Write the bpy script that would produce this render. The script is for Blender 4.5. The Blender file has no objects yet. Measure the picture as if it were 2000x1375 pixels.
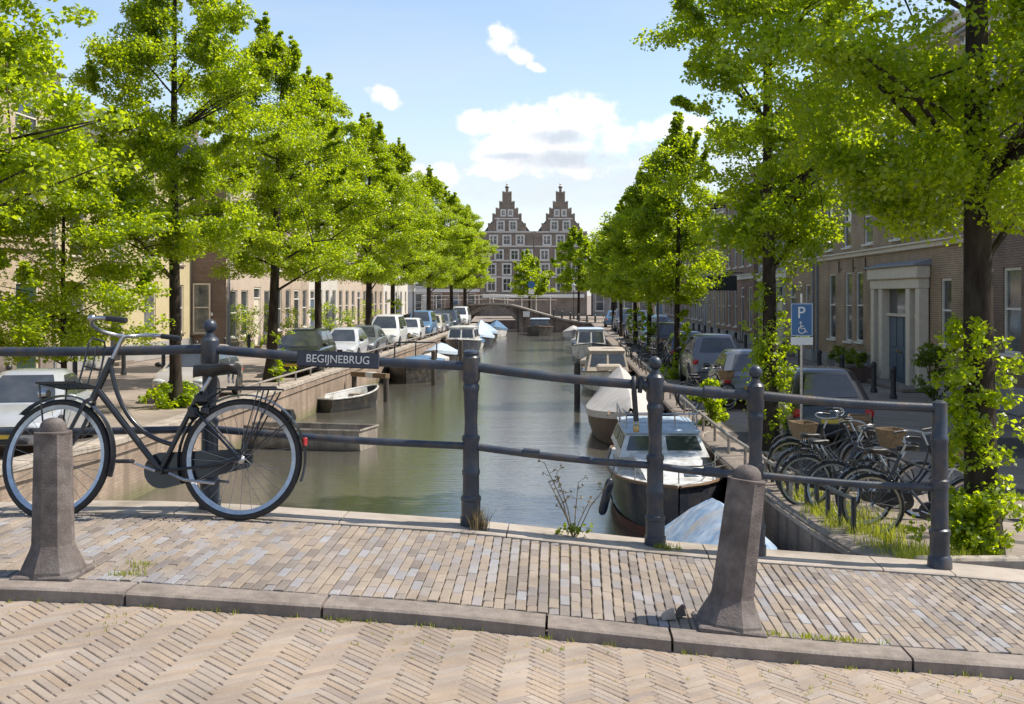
import bpy, math, random
import numpy as np
from mathutils import Matrix, Vector, Euler
R = math.radians
sc = bpy.context.scene
C = sc.collection
rnd = random.Random(7)

# ------------------------------------------------------------------ camera, sky, sun, exposure
CAMZ = 3.0
FPX = 2300.0            # focal length in photograph pixels (2000 wide)
FS = FPX/1700.0
cam_d = bpy.data.cameras.new('camera')
cam = bpy.data.objects.new('camera', cam_d); C.objects.link(cam)
cam.location = (0, 0, CAMZ); cam.rotation_euler = (R(90), 0, 0)
cam_d.sensor_fit = 'HORIZONTAL'; cam_d.sensor_width = 36.0; cam_d.lens = FPX*36/2000
cam_d.shift_x = -0.0515; cam_d.shift_y = -0.05575
cam_d.clip_start = 0.05; cam_d.clip_end = 5000
sc.camera = cam
sc.view_settings.view_transform = 'Standard'; sc.view_settings.look = 'None'
sc.view_settings.gamma = 1; sc.view_settings.use_curve_mapping = False
sc.view_settings.exposure = 0.78
sc.cycles.use_denoising = True
sc.cycles.max_bounces = 8; sc.cycles.transparent_max_bounces = 8
sc.cycles.diffuse_bounces = 3; sc.cycles.glossy_bounces = 3; sc.cycles.transmission_bounces = 4
sc.cycles.sample_clamp_indirect = 6

SUN_TO = Vector((0.80, 0.13, 1.15)).normalized()
SUN_EL = math.asin(SUN_TO.z)
SUN_AZ = math.atan2(SUN_TO.x, SUN_TO.y)
sun_d = bpy.data.lights.new('sun', 'SUN'); sun_d.energy = 3.75; sun_d.angle = R(0.53); sun_d.color = (1.0, 0.93, 0.82)
sun = bpy.data.objects.new('sun', sun_d); C.objects.link(sun)
sun.rotation_euler = SUN_TO.to_track_quat('Z', 'Y').to_euler()
sun.location = (30, 20, 60)

world = bpy.data.worlds.new('World'); sc.world = world; world.use_nodes = True
def build_world():
    nt = world.node_tree; nt.nodes.clear(); L = nt.links
    def N(t, **k):
        n = nt.nodes.new(t)
        for a, b in k.items(): setattr(n, a, b)
        return n
    def M(op, a, b=None, c=None, clamp=False):
        n = N('ShaderNodeMath', operation=op); n.use_clamp = clamp
        for i, v in enumerate((a, b, c)):
            if v is None: continue
            if isinstance(v, (int, float)): n.inputs[i].default_value = v
            else: L.new(v, n.inputs[i])
        return n.outputs[0]
    out = N('ShaderNodeOutputWorld'); bg = N('ShaderNodeBackground'); bg.inputs[1].default_value = 0.15
    sky = N('ShaderNodeTexSky', sky_type='NISHITA'); sky.sun_disc = False
    sky.sun_elevation = SUN_EL; sky.sun_rotation = SUN_AZ
    sky.air_density = 1.0; sky.dust_density = 0.6; sky.ozone_density = 1.6; sky.altitude = 0
    tc = N('ShaderNodeTexCoord'); sep = N('ShaderNodeSeparateXYZ'); L.new(tc.outputs['Generated'], sep.inputs[0])
    x, y, z = sep.outputs
    yy = M('MAXIMUM', y, 0.04); u = M('DIVIDE', x, yy); v = M('DIVIDE', z, yy)
    comb = N('ShaderNodeCombineXYZ'); L.new(u, comb.inputs[0]); L.new(v, comb.inputs[1])
    def noise(vec, scale, detail, rough, sx=1, sy=1, off=0):
        mp = N('ShaderNodeMapping'); mp.inputs['Scale'].default_value = (sx, sy, 1); mp.inputs['Location'].default_value = (off, off, off)
        L.new(vec, mp.inputs[0])
        n = N('ShaderNodeTexNoise'); n.inputs['Scale'].default_value = scale
        n.inputs['Detail'].default_value = detail; n.inputs['Roughness'].default_value = rough
        L.new(mp.outputs[0], n.inputs['Vector']); return n.outputs[0]
    nz = noise(comb.outputs[0], 56, 8, 0.62)
    nz2 = noise(comb.outputs[0], 23, 6, 0.55, 1, 1.5, 3.1)
    def blob(px, py, a, b, tilt=0.0):
        u0, v0 = (px-1103)/FPX, (576-py)/FPX; a /= FPX; b /= FPX
        du = M('SUBTRACT', u, u0); dv = M('SUBTRACT', v, v0)
        if tilt:
            ct, st = math.cos(R(tilt)), math.sin(R(tilt))
            p = M('ADD', M('MULTIPLY', du, ct), M('MULTIPLY', dv, st)); q = M('SUBTRACT', M('MULTIPLY', dv, ct), M('MULTIPLY', du, st))
        else: p, q = du, dv
        p = M('DIVIDE', p, a); q = M('DIVIDE', q, b)
        return M('SUBTRACT', 1.0, M('ADD', M('MULTIPLY', p, p), M('MULTIPLY', q, q)))
    def union(bl):
        m = M('MAXIMUM', bl[0], -3.0)
        for b in bl[1:]: m = M('SMOOTH_MAX', m, b, 0.3)
        return m
    solid = union([blob(955, 240, 60, 26), blob(1035, 240, 90, 40), blob(1130, 245, 90, 52), blob(1190, 265, 50, 42), blob(990, 288, 75, 32), blob(1100, 296, 120, 46),
                   blob(984, 76, 30, 24), blob(1015, 106, 34, 15, -40), blob(1042, 130, 22, 9, -20), blob(752, 192, 34, 18, -22), blob(1315, 250, 66, 26), blob(835, 350, 60, 30), blob(960, 335, 50, 18)])
    ms = M('MULTIPLY_ADD', M('SUBTRACT', nz, 0.5), 4.6, solid)
    ms = M('MULTIPLY_ADD', M('SUBTRACT', nz2, 0.5), 4.0, ms)
    mask = N('ShaderNodeMapRange'); mask.interpolation_type = 'SMOOTHSTEP'
    mask.inputs[1].default_value = -0.7; mask.inputs[2].default_value = 0.8; L.new(ms, mask.inputs[0])
    # thin veil of high cloud, everywhere in the sky, denser towards the horizon
    stretch = N('ShaderNodeMapping'); stretch.inputs['Scale'].default_value = (1.0, 1.0, 5.0); L.new(tc.outputs['Generated'], stretch.inputs[0])
    vn = noise(stretch.outputs[0], 3.0, 6, 0.6)
    zz = M('MAXIMUM', z, 0.0)
    hz = M('POWER', M('SUBTRACT', 1.0, zz, clamp=True), 9.0)
    veil = M('ADD', M('MULTIPLY', M('SUBTRACT', vn, 0.44, clamp=True), 0.9), M('MULTIPLY', hz, 0.55), clamp=True)
    bank = N('ShaderNodeMapRange'); bank.interpolation_type = 'SMOOTHSTEP'; bank.inputs[1].default_value = -0.9; bank.inputs[2].default_value = 1.3; bank.inputs[4].default_value = 0.75
    L.new(M('MULTIPLY_ADD', M('SUBTRACT', nz2, 0.5), 3.2, union([blob(1060, 352, 290, 62), blob(700, 330, 240, 60), blob(1420, 330, 260, 60)])), bank.inputs[0])
    veil = M('MAXIMUM', veil, bank.outputs[0])
    shade = union([blob(1110, 312, 120, 20), blob(1090, 268, 60, 16), blob(1000, 305, 60, 8)])
    sh = N('ShaderNodeMapRange'); sh.interpolation_type = 'SMOOTHSTEP'; sh.inputs[1].default_value = -0.6; sh.inputs[2].default_value = 1.2
    L.new(M('MULTIPLY_ADD', M('SUBTRACT', nz, 0.5), 2.2, shade), sh.inputs[0])
    tint = N('ShaderNodeMix', data_type='RGBA', blend_type='MULTIPLY'); tint.inputs[0].default_value = 1.0
    L.new(sky.outputs[0], tint.inputs[6]); tint.inputs[7].default_value = (0.84, 0.80, 0.77, 1)
    mv = N('ShaderNodeMix', data_type='RGBA'); L.new(veil, mv.inputs[0]); L.new(tint.outputs[2], mv.inputs[6]); mv.inputs[7].default_value = (3.15, 3.3, 3.55, 1)
    cc = N('ShaderNodeMix', data_type='RGBA'); L.new(sh.outputs[0], cc.inputs[0]); cc.inputs[6].default_value = (4.5, 4.45, 4.45, 1); cc.inputs[7].default_value = (2.75, 3.0, 3.35, 1)
    mc = N('ShaderNodeMix', data_type='RGBA'); L.new(M('MULTIPLY', mask.outputs[0], 0.93), mc.inputs[0]); L.new(mv.outputs[2], mc.inputs[6]); L.new(cc.outputs[2], mc.inputs[7])
    L.new(mc.outputs[2], bg.inputs[0]); L.new(bg.outputs[0], out.inputs[0])
build_world()

# ------------------------------------------------------------------ helpers
class MB:
    def __init__(s): s.v = []; s.f = []; s.m = []; s.mi = 0
    def add(s, vs, fs, M=None):
        b = len(s.v)
        if M is not None: vs = [M @ Vector(p) for p in vs]
        s.v += [tuple(p) for p in vs]; s.f += [tuple(b+i for i in f) for f in fs]; s.m += [s.mi]*len(fs)
        return s
    def box(s, c, d, M=None, bev=0.0):
        x, y, z = c; a, b, h = d[0]/2, d[1]/2, d[2]/2
        if bev <= 0:
            vs = [(x+i*a, y+j*b, z+k*h) for k in (-1, 1) for j in (-1, 1) for i in (-1, 1)]
            return s.add(vs, [(0,2,3,1),(4,5,7,6),(0,1,5,4),(2,6,7,3),(0,4,6,2),(1,3,7,5)], M)
        e = min(bev, a*.9, b*.9, h*.9); vs = []
        def ring(ax, by, zz):
            return [(x-ax+e, y-by, zz),(x+ax-e, y-by, zz),(x+ax, y-by+e, zz),(x+ax, y+by-e, zz),(x+ax-e, y+by, zz),(x-ax+e, y+by, zz),(x-ax, y+by-e, zz),(x-ax, y-by+e, zz)]
        rings = [ring(a-e, b-e, z-h), ring(a, b, z-h+e), ring(a, b, z+h-e), ring(a-e, b-e, z+h)]
        return s.loft(rings, M=M)
    def loft(s, rings, closed=True, caps=True, M=None):
        n = len(rings[0]); vs = [p for r in rings for p in r]; fs = []
        for i in range(len(rings)-1):
            for j in range(n if closed else n-1):
                k = (j+1) % n
                fs.append((i*n+j, i*n+k, (i+1)*n+k, (i+1)*n+j))
        if caps and closed:
            fs.append(tuple(range(n-1, -1, -1))); fs.append(tuple((len(rings)-1)*n+j for j in range(n)))
        return s.add(vs, fs, M)
    def lathe(s, prof, n=16, c=(0,0,0), M=None, ph=0.0):
        rings = [[(c[0]+r*math.cos(2*math.pi*j/n+ph), c[1]+r*math.sin(2*math.pi*j/n+ph), c[2]+z) for j in range(n)] for r, z in prof]
        return s.loft(rings, M=M)
    def tube(s, pts, r, n=8, closed=False, caps=True, M=None):
        pts = [Vector(p) for p in pts]; rs = r if isinstance(r, (list, tuple)) else [r]*len(pts)
        rings = []; N = len(pts); prev = None
        for i, p in enumerate(pts):
            if closed: t = pts[(i+1) % N]-pts[i-1]
            else: t = pts[min(i+1, N-1)]-pts[max(i-1, 0)]
            t.normalize()
            if prev is None:
                up = Vector((0,0,1)) if abs(t.z) < .9 else Vector((1,0,0)); a = t.cross(up).normalized()
            else:
                a = prev - t*prev.dot(t)
                if a.length < 1e-5: a = t.orthogonal()
                a.normalize()
            prev = a; b = t.cross(a)
            rings.append([p+a*(rs[i]*math.cos(2*math.pi*j/n))+b*(rs[i]*math.sin(2*math.pi*j/n)) for j in range(n)])
        if closed: rings.append(rings[0]); return s.loft(rings, caps=False, M=M)
        return s.loft(rings, caps=caps, M=M)
    def sphere(s, c, r, n=12, m=8, M=None):
        r = (r, r, r) if isinstance(r, (int, float)) else r
        rings = []
        for i in range(m+1):
            t = math.pi*i/m; q = max(math.sin(t), 1e-3)
            rings.append([(c[0]+r[0]*q*math.cos(2*math.pi*j/n), c[1]+r[1]*q*math.sin(2*math.pi*j/n), c[2]-r[2]*math.cos(t)) for j in range(n)])
        return s.loft(rings, M=M)
    def prism(s, poly, h0, h1, ax='z', M=None):
        def P(p, h): return {'z': (p[0], p[1], h), 'y': (p[0], h, p[1]), 'x': (h, p[0], p[1])}[ax]
        return s.loft([[P(p, h0) for p in poly], [P(p, h1) for p in poly]], M=M)
    def quad(s, a, b, c, d, M=None): return s.add([a, b, c, d], [(0,1,2,3)], M)
    def mesh(s, name, mat, smooth=None):
        me = bpy.data.meshes.new(name); me.from_pydata(s.v, [], s.f)
        for m in (mat if isinstance(mat, (list, tuple)) else [mat]): me.materials.append(m)
        if isinstance(mat, (list, tuple)): me.polygons.foreach_set('material_index', s.m)
        import bmesh
        bm = bmesh.new(); bm.from_mesh(me); bmesh.ops.recalc_face_normals(bm, faces=bm.faces); bm.to_mesh(me); bm.free()
        if smooth is not None:
            me.polygons.foreach_set('use_smooth', [True]*len(me.polygons))
            try: me.set_sharp_from_angle(angle=R(smooth))
            except Exception: pass
        me.update(); return me
    def build(s, name, mat, parent=None, smooth=None, kind=None):
        return put(name, s.mesh(name, mat, smooth), parent, kind=kind)
def put(name, me, parent=None, loc=None, rot=None, scale=None, kind=None):
    o = bpy.data.objects.new(name, me); C.objects.link(o)
    if parent is not None: o.parent = parent
    if loc is not None: o.location = loc
    if rot is not None: o.rotation_euler = rot
    if scale is not None: o.scale = scale
    if kind: o['kind'] = kind
    return o
def tag(o, label=None, cat=None, group=None, kind=None):
    if label: o['label'] = label
    if cat: o['category'] = cat
    if group: o['group'] = group
    if kind: o['kind'] = kind
    return o
def thing(name, label, cat, loc=(0,0,0), rz=0.0, group=None):
    o = bpy.data.objects.new(name, None); C.objects.link(o); o.empty_display_size = .2
    o.location = loc; o.rotation_euler = (0, 0, rz)
    return tag(o, label, cat, group)
KIDS = {}
def dup(root, loc, rz=0.0, label=None, scale=None, recolor=None):
    if not KIDS:
        pass
    def cp(o, parent):
        c = o.copy(); C.objects.link(c)
        if parent is not None: c.parent = parent
        if recolor and c.data is not None:
            for i, sl in enumerate(c.material_slots):
                if sl.material and sl.material.name in recolor:
                    sl.link = 'OBJECT'; sl.material = recolor[sl.material.name]
        for ch in o.children: cp(ch, c)
        return c
    c = cp(root, None); c.location = loc; c.rotation_euler = (0, 0, rz)
    if scale: c.scale = scale
    if label: c['label'] = label
    return c
def npmesh(name, V, F, mat):
    me = bpy.data.meshes.new(name); n = len(F); k = F.shape[1]
    me.vertices.add(len(V)); me.vertices.foreach_set('co', np.ascontiguousarray(V, dtype=np.float32).ravel())
    me.loops.add(n*k); me.loops.foreach_set('vertex_index', np.ascontiguousarray(F, dtype=np.int32).ravel())
    me.polygons.add(n); me.polygons.foreach_set('loop_start', np.arange(n, dtype=np.int32)*k)
    me.materials.append(mat); me.update(calc_edges=True); me.validate(); return me

# ------------------------------------------------------------------ materials
def new_mat(name):
    m = bpy.data.materials.new(name); m.use_nodes = True; nt = m.node_tree
    return m, nt, nt.nodes['Principled BSDF']
def pm(name, c1, c2=None, scale=6.0, rough=0.6, metal=0.0, bump=0.0, bscale=40.0, rand=None, rmode='object', spec=0.5, stretch=(1,1,1), lo=.35, hi=.65, coat=0.0, c3=None, s3=1.5, world=None):
    """noise-mixed colours c1/c2, optional per object / per island colour list, bump"""
    m, nt, b = new_mat(name); L = nt.links
    b.inputs['Roughness'].default_value = rough; b.inputs['Metallic'].default_value = metal
    b.inputs['Specular IOR Level'].default_value = spec
    if coat: b.inputs['Coat Weight'].default_value = coat; b.inputs['Coat Roughness'].default_value = .08
    tc = nt.nodes.new('ShaderNodeTexCoord'); mp = nt.nodes.new('ShaderNodeMapping'); mp.inputs['Scale'].default_value = stretch
    L.new(tc.outputs['Object'], mp.inputs[0])
    def nz(sc_, det=5):
        n = nt.nodes.new('ShaderNodeTexNoise'); n.inputs['Scale'].default_value = sc_; n.inputs['Detail'].default_value = det; n.inputs['Roughness'].default_value = .62
        L.new(mp.outputs[0], n.inputs['Vector']); return n.outputs[0]
    def mr(s, a, c):
        r = nt.nodes.new('ShaderNodeMapRange'); r.inputs[1].default_value = a; r.inputs[2].default_value = c; L.new(s, r.inputs[0]); return r.outputs[0]
    def mix(f, a, c, bt='MIX'):
        x = nt.nodes.new('ShaderNodeMix'); x.data_type = 'RGBA'; x.blend_type = bt
        if isinstance(f, (int, float)): x.inputs[0].default_value = f
        else: L.new(f, x.inputs[0])
        for i, q in ((6, a), (7, c)):
            if isinstance(q, tuple): x.inputs[i].default_value = (*q, 1)
            else: L.new(q, x.inputs[i])
        return x.outputs[2]
    col = c1
    if rand:
        if rmode == 'object': ri = nt.nodes.new('ShaderNodeObjectInfo').outputs['Random']
        else: ri = nt.nodes.new('ShaderNodeNewGeometry').outputs['Random Per Island']
        cr = nt.nodes.new('ShaderNodeValToRGB'); cr.color_ramp.interpolation = 'LINEAR'
        e = cr.color_ramp.elements
        while len(e) < len(rand): e.new(.5)
        for i, q in enumerate(rand): e[i].position = i/(len(rand)-1); e[i].color = (*q, 1)
        L.new(ri, cr.inputs[0]); col = cr.outputs[0]
    if c2 is not None: col = mix(mr(nz(scale), lo, hi), col, c2)
    if c3 is not None: col = mix(mr(nz(s3, 6), .5, .72), col, c3)
    if world:                                             # wear and stains that run across many pieces
        gp = nt.nodes.new('ShaderNodeNewGeometry'); wn = nt.nodes.new('ShaderNodeTexNoise'); wn.inputs['Scale'].default_value = world[0]; wn.inputs['Detail'].default_value = 8; wn.inputs['Roughness'].default_value = .68
        L.new(gp.outputs['Position'], wn.inputs['Vector']); r_ = nt.nodes.new('ShaderNodeMapRange'); r_.inputs[1].default_value = .32; r_.inputs[2].default_value = .68; r_.inputs[3].default_value = world[1]; r_.inputs[4].default_value = world[2]
        L.new(wn.outputs[0], r_.inputs[0]); col = mix(1.0, col, r_.outputs[0], 'MULTIPLY')
    if isinstance(col, tuple): b.inputs['Base Color'].default_value = (*col, 1)
    else: L.new(col, b.inputs['Base Color'])
    if bump:
        bn = nt.nodes.new('ShaderNodeBump'); bn.inputs['Strength'].default_value = bump; bn.inputs['Distance'].default_value = .01
        L.new(nz(bscale, 6), bn.inputs['Height']); L.new(bn.outputs[0], b.inputs['Normal'])
    return m
def brick_mat(name, ca, cb, mortar, bw=.21, bh=.065, ms=.008, bump=.35, stain=None, wscale=.7, algae=None):
    m, nt, b = new_mat(name); L = nt.links; b.inputs['Roughness'].default_value = .85; b.inputs['Specular IOR Level'].default_value = .25
    tc = nt.nodes.new('ShaderNodeTexCoord'); sp = nt.nodes.new('ShaderNodeSeparateXYZ'); L.new(tc.outputs['Object'], sp.inputs[0])
    ad = nt.nodes.new('ShaderNodeMath'); ad.operation = 'ADD'; L.new(sp.outputs[0], ad.inputs[0]); L.new(sp.outputs[1], ad.inputs[1])
    cb_ = nt.nodes.new('ShaderNodeCombineXYZ'); L.new(ad.outputs[0], cb_.inputs[0]); L.new(sp.outputs[2], cb_.inputs[1])
    bt = nt.nodes.new('ShaderNodeTexBrick'); bt.inputs['Scale'].default_value = 1; bt.inputs['Brick Width'].default_value = bw; bt.inputs['Row Height'].default_value = bh
    bt.inputs['Mortar Size'].default_value = ms; bt.inputs['Color1'].default_value = (*ca, 1); bt.inputs['Color2'].default_value = (*cb, 1); bt.inputs['Mortar'].default_value = (*mortar, 1)
    bt.inputs['Bias'].default_value = 0; L.new(cb_.outputs[0], bt.inputs['Vector'])
    n = nt.nodes.new('ShaderNodeTexNoise'); n.inputs['Scale'].default_value = wscale; n.inputs['Detail'].default_value = 7; L.new(tc.outputs['Object'], n.inputs['Vector'])
    mr = nt.nodes.new('ShaderNodeMapRange'); mr.inputs[1].default_value = .3; mr.inputs[2].default_value = .7; mr.inputs[3].default_value = .72; mr.inputs[4].default_value = 1.22; L.new(n.outputs[0], mr.inputs[0])
    mx = nt.nodes.new('ShaderNodeMix'); mx.data_type = 'RGBA'; mx.blend_type = 'MULTIPLY'; mx.inputs[0].default_value = 1
    L.new(bt.outputs[0], mx.inputs[6]); L.new(mr.outputs[0], mx.inputs[7]); col = mx.outputs[2]
    if stain:
        n2 = nt.nodes.new('ShaderNodeTexNoise'); n2.inputs['Scale'].default_value = 1; n2.inputs['Detail'].default_value = 6
        mp = nt.nodes.new('ShaderNodeMapping'); mp.inputs['Scale'].default_value = (2.2, 2.2, .35); L.new(tc.outputs['Object'], mp.inputs[0]); L.new(mp.outputs[0], n2.inputs['Vector'])
        r2 = nt.nodes.new('ShaderNodeMapRange'); r2.inputs[1].default_value = .46; r2.inputs[2].default_value = .66; L.new(n2.outputs[0], r2.inputs[0])
        m2 = nt.nodes.new('ShaderNodeMix'); m2.data_type = 'RGBA'; L.new(r2.outputs[0], m2.inputs[0]); L.new(col, m2.inputs[6]); m2.inputs[7].default_value = (*stain, 1); col = m2.outputs[2]
    if algae:
        z0, z1, ac = algae
        n3 = nt.nodes.new('ShaderNodeTexNoise'); n3.inputs['Scale'].default_value = 3; n3.inputs['Detail'].default_value = 5; L.new(tc.outputs['Object'], n3.inputs['Vector'])
        sm = nt.nodes.new('ShaderNodeMath'); sm.operation = 'MULTIPLY_ADD'; L.new(n3.outputs[0], sm.inputs[0]); sm.inputs[1].default_value = .35; L.new(sp.outputs[2], sm.inputs[2])
        r3 = nt.nodes.new('ShaderNodeMapRange'); r3.inputs[1].default_value = z1; r3.inputs[2].default_value = z0; L.new(sm.outputs[0], r3.inputs[0])
        m3 = nt.nodes.new('ShaderNodeMix'); m3.data_type = 'RGBA'; L.new(r3.outputs[0], m3.inputs[0]); L.new(col, m3.inputs[6]); m3.inputs[7].default_value = (*ac, 1); col = m3.outputs[2]
    L.new(col, b.inputs['Base Color'])
    bn = nt.nodes.new('ShaderNodeBump'); bn.inputs['Strength'].default_value = bump; bn.inputs['Distance'].default_value = .012; bn.invert = True
    L.new(bt.outputs['Fac'], bn.inputs['Height']); L.new(bn.outputs[0], b.inputs['Normal'])
    return m
def leaf_mat(name, dark, light, trans, tf=.5):
    m = bpy.data.materials.new(name); m.use_nodes = True; nt = m.node_tree; nt.nodes.clear(); L = nt.links
    out = nt.nodes.new('ShaderNodeOutputMaterial'); g = nt.nodes.new('ShaderNodeNewGeometry')
    cr = nt.nodes.new('ShaderNodeValToRGB'); cr.color_ramp.elements[0].color = (*dark, 1); cr.color_ramp.elements[1].color = (*light, 1)
    L.new(g.outputs['Random Per Island'], cr.inputs[0])
    tcr = nt.nodes.new('ShaderNodeValToRGB'); tcr.color_ramp.elements[0].color = (trans[0]*.72, trans[1]*.8, trans[2], 1); tcr.color_ramp.elements[1].color = (*trans, 1)
    L.new(g.outputs['Random Per Island'], tcr.inputs[0])
    d = nt.nodes.new('ShaderNodeBsdfDiffuse'); t = nt.nodes.new('ShaderNodeBsdfTranslucent'); gl = nt.nodes.new('ShaderNodeBsdfGlossy')
    L.new(cr.outputs[0], d.inputs[0]); L.new(tcr.outputs[0], t.inputs[0]); gl.inputs['Roughness'].default_value = .38; gl.inputs[0].default_value = (1, 1, 1, 1)
    m1 = nt.nodes.new('ShaderNodeMixShader'); m1.inputs[0].default_value = tf; L.new(d.outputs[0], m1.inputs[1]); L.new(t.outputs[0], m1.inputs[2])
    m2 = nt.nodes.new('ShaderNodeMixShader'); m2.inputs[0].default_value = .035; L.new(m1.outputs[0], m2.inputs[1]); L.new(gl.outputs[0], m2.inputs[2])
    L.new(m2.outputs[0], out.inputs[0]); return m

MT = {}
MT['leaf'] = leaf_mat('leaf_green', (.066, .122, .005), (.160, .225, .008), (.72, .84, .010), .59)
MT['leaf_dark'] = leaf_mat('leaf_deep', (.055, .10, .008), (.10, .15, .010), (.40, .48, .015), .52)
MT['grass'] = leaf_mat('grass_blades', (.13, .17, .015), (.27, .30, .03), (.60, .62, .03), .5)
MT['dry'] = leaf_mat('dry_stems', (.20, .15, .08), (.32, .25, .14), (.3, .22, .1), .3)
MT['bark'] = pm('bark', (.060, .045, .034), (.022, .016, .012), 9, .9, bump=.9, bscale=30, stretch=(1, 1, .25), spec=.2, c3=(.085, .085, .055), s3=2.5)
MT['rail'] = pm('railing_paint', (.026, .033, .047), (.038, .048, .066), 9, .38, bump=.12, bscale=70, spec=.5, c3=(.085, .06, .04), s3=9, world=(6, .75, 1.35))
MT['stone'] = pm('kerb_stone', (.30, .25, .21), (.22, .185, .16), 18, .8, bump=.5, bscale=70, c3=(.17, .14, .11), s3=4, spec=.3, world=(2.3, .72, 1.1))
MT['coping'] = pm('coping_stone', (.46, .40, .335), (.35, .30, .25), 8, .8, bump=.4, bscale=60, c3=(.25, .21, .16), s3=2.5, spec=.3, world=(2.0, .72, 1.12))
MT['bollard'] = pm('bollard_stone', (.165, .135, .12), (.11, .09, .082), 22, .75, bump=.45, bscale=90, c3=(.24, .21, .19), s3=6, spec=.35, world=(5, .68, 1.2))
MT['brick_path'] = pm('clinker', (0,0,0), (.29, .24, .18), 14, .75, bump=.5, bscale=90, rand=[(.27,.26,.27), (.335,.27,.21), (.285,.23,.18), (.345,.285,.225), (.22,.185,.165), (.33,.325,.335), (.32,.255,.195), (.275,.24,.215), (.20,.165,.14)], lo=.52, hi=.9, spec=.3, world=(1.7, .70, 1.10))
MT['brick_road'] = pm('road_clinker', (0,0,0), (.33, .27, .21), 12, .75, bump=.5, bscale=80, rand=[(.355,.275,.205), (.325,.25,.185), (.37,.305,.245), (.30,.235,.185), (.335,.285,.24), (.36,.28,.21), (.275,.225,.19)], lo=.52, hi=.9, spec=.3, world=(1.7, .70, 1.10))
MT['brick_path_s'] = pm('clinker_mass', (0,0,0), (.29, .24, .18), 14, .75, bump=.5, bscale=90, rand=[(.27,.26,.27), (.335,.27,.21), (.285,.23,.18), (.345,.285,.225), (.22,.185,.165), (.33,.325,.335), (.32,.255,.195), (.275,.24,.215), (.20,.165,.14)], rmode='island', lo=.52, hi=.9, spec=.3, world=(1.7, .70, 1.10))
MT['brick_road_s'] = pm('road_clinker_mass', (0,0,0), (.33, .27, .21), 12, .75, bump=.5, bscale=80, rand=[(.355,.275,.205), (.325,.25,.185), (.37,.305,.245), (.30,.235,.185), (.335,.285,.24), (.36,.28,.21), (.275,.225,.19)], rmode='island', lo=.52, hi=.9, spec=.3, world=(1.7, .70, 1.10))
MT['sand'] = pm('joint_sand', (.16, .125, .085), (.11, .085, .06), 30, .95, bump=.6, bscale=120, c3=(.13, .15, .03), s3=5, spec=.1)
MT['glass'] = pm('window_glass', (.030, .036, .042), (.075, .080, .085), 1.2, .06, spec=.8)
MT['glass_c'] = pm('window_glass_curtain', (.22, .22, .21), (.05, .055, .06), 1.6, .08, spec=.7)
MT['white'] = pm('white_paint', (.80, .77, .70), (.72, .68, .61), 8, .5, bump=.1, bscale=50)
MT['cream'] = pm('cream_paint', (.74, .66, .54), (.66, .58, .47), 5, .6)
MT['roof'] = brick_mat('roof_tiles', (.16, .085, .06), (.11, .065, .05), (.04, .03, .025), .25, .3, .02, .8)
MT['slate'] = pm('grey_roof', (.13, .13, .135), (.09, .09, .095), 4, .7, bump=.4, bscale=12)
MT['lead'] = pm('lead', (.28, .31, .34), (.2, .22, .25), 6, .5)
MT['darkpaint'] = pm('dark_paint', (.022, .024, .028), (.035, .036, .04), 8, .4)
MT['bluedoor'] = pm('door_blue', (.10, .15, .21), (.075, .115, .165), 6, .45)
MT['greendoor'] = pm('door_green', (.03, .06, .04), (.02, .045, .03), 6, .4)
MT['black'] = pm('black_paint', (.012, .013, .016), (.02, .021, .025), 12, .28, spec=.5, coat=.3)
MT['rubber'] = pm('rubber', (.018, .018, .018), (.03, .028, .026), 30, .75, bump=.2, bscale=90)
MT['steel'] = pm('steel', (.55, .56, .58), (.38, .38, .4), 20, .28, metal=1.0)
MT['rim'] = pm('rim_steel', (.46, .50, .56), (.34, .38, .44), 20, .33, metal=.85)
MT['spoke'] = pm('spoke_wire', (.30, .30, .31), (.2, .2, .2), 20, .6, metal=.4)
MT['leather'] = pm('leather', (.018, .017, .017), (.03, .028, .026), 25, .42, bump=.2, bscale=80)
MT['plastic'] = pm('black_plastic', (.02, .02, .022), (.03, .03, .032), 15, .5)
MT['reflect'] = pm('red_lens', (.45, .02, .015), (.35, .015, .012), 10, .2)
MT['amber'] = pm('amber_lens', (.55, .20, .02), (.45, .15, .02), 10, .2)
MT['lens'] = pm('clear_lens', (.62, .64, .66), (.45, .47, .5), 14, .1, spec=.8)
MT['plate'] = pm('plate_yellow', (.62, .44, .05), (.5, .36, .05), 9, .5)
MT['wicker'] = pm('wicker', (.28, .19, .10), (.16, .10, .055), 30, .8, bump=.9, bscale=50)
MT['wood'] = pm('wood', (.24, .16, .09), (.13, .085, .05), 6, .65, bump=.3, bscale=30, stretch=(1, 6, 6))
MT['greywood'] = pm('weathered_wood', (.30, .265, .22), (.17, .145, .12), 5, .8, bump=.4, bscale=25, stretch=(1, 1, .3))
MT['pole'] = pm('mooring_pole', (.085, .07, .055), (.045, .037, .03), 7, .85, bump=.5, bscale=30, stretch=(1, 1, .3))
MT['quayrail'] = pm('quay_rail_iron', (.33, .30, .26), (.17, .14, .12), 12, .6, bump=.2, bscale=60)
def car_paint(n, c): return pm(n, c, tuple(min(1, q*1.08+.002) for q in c), 3, .3, metal=.15, coat=.8)
MT['hull_white'] = pm('hull_white', (.66, .66, .64), (.5, .49, .46), 3, .35, c3=(.3, .28, .24), s3=3)
MT['hull_dark'] = pm('hull_navy', (.028, .034, .05), (.045, .05, .065), 4, .25, c3=(.09, .08, .07), s3=4)
MT['hull_black'] = pm('hull_black', (.016, .017, .018), (.04, .036, .03), 4, .4, c3=(.09, .07, .05), s3=4)
MT['hull_brown'] = pm('hull_brown', (.085, .045, .035), (.05, .03, .025), 5, .45)
MT['rust'] = pm('antifouling', (.16, .05, .03), (.08, .035, .025), 6, .6)
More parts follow.
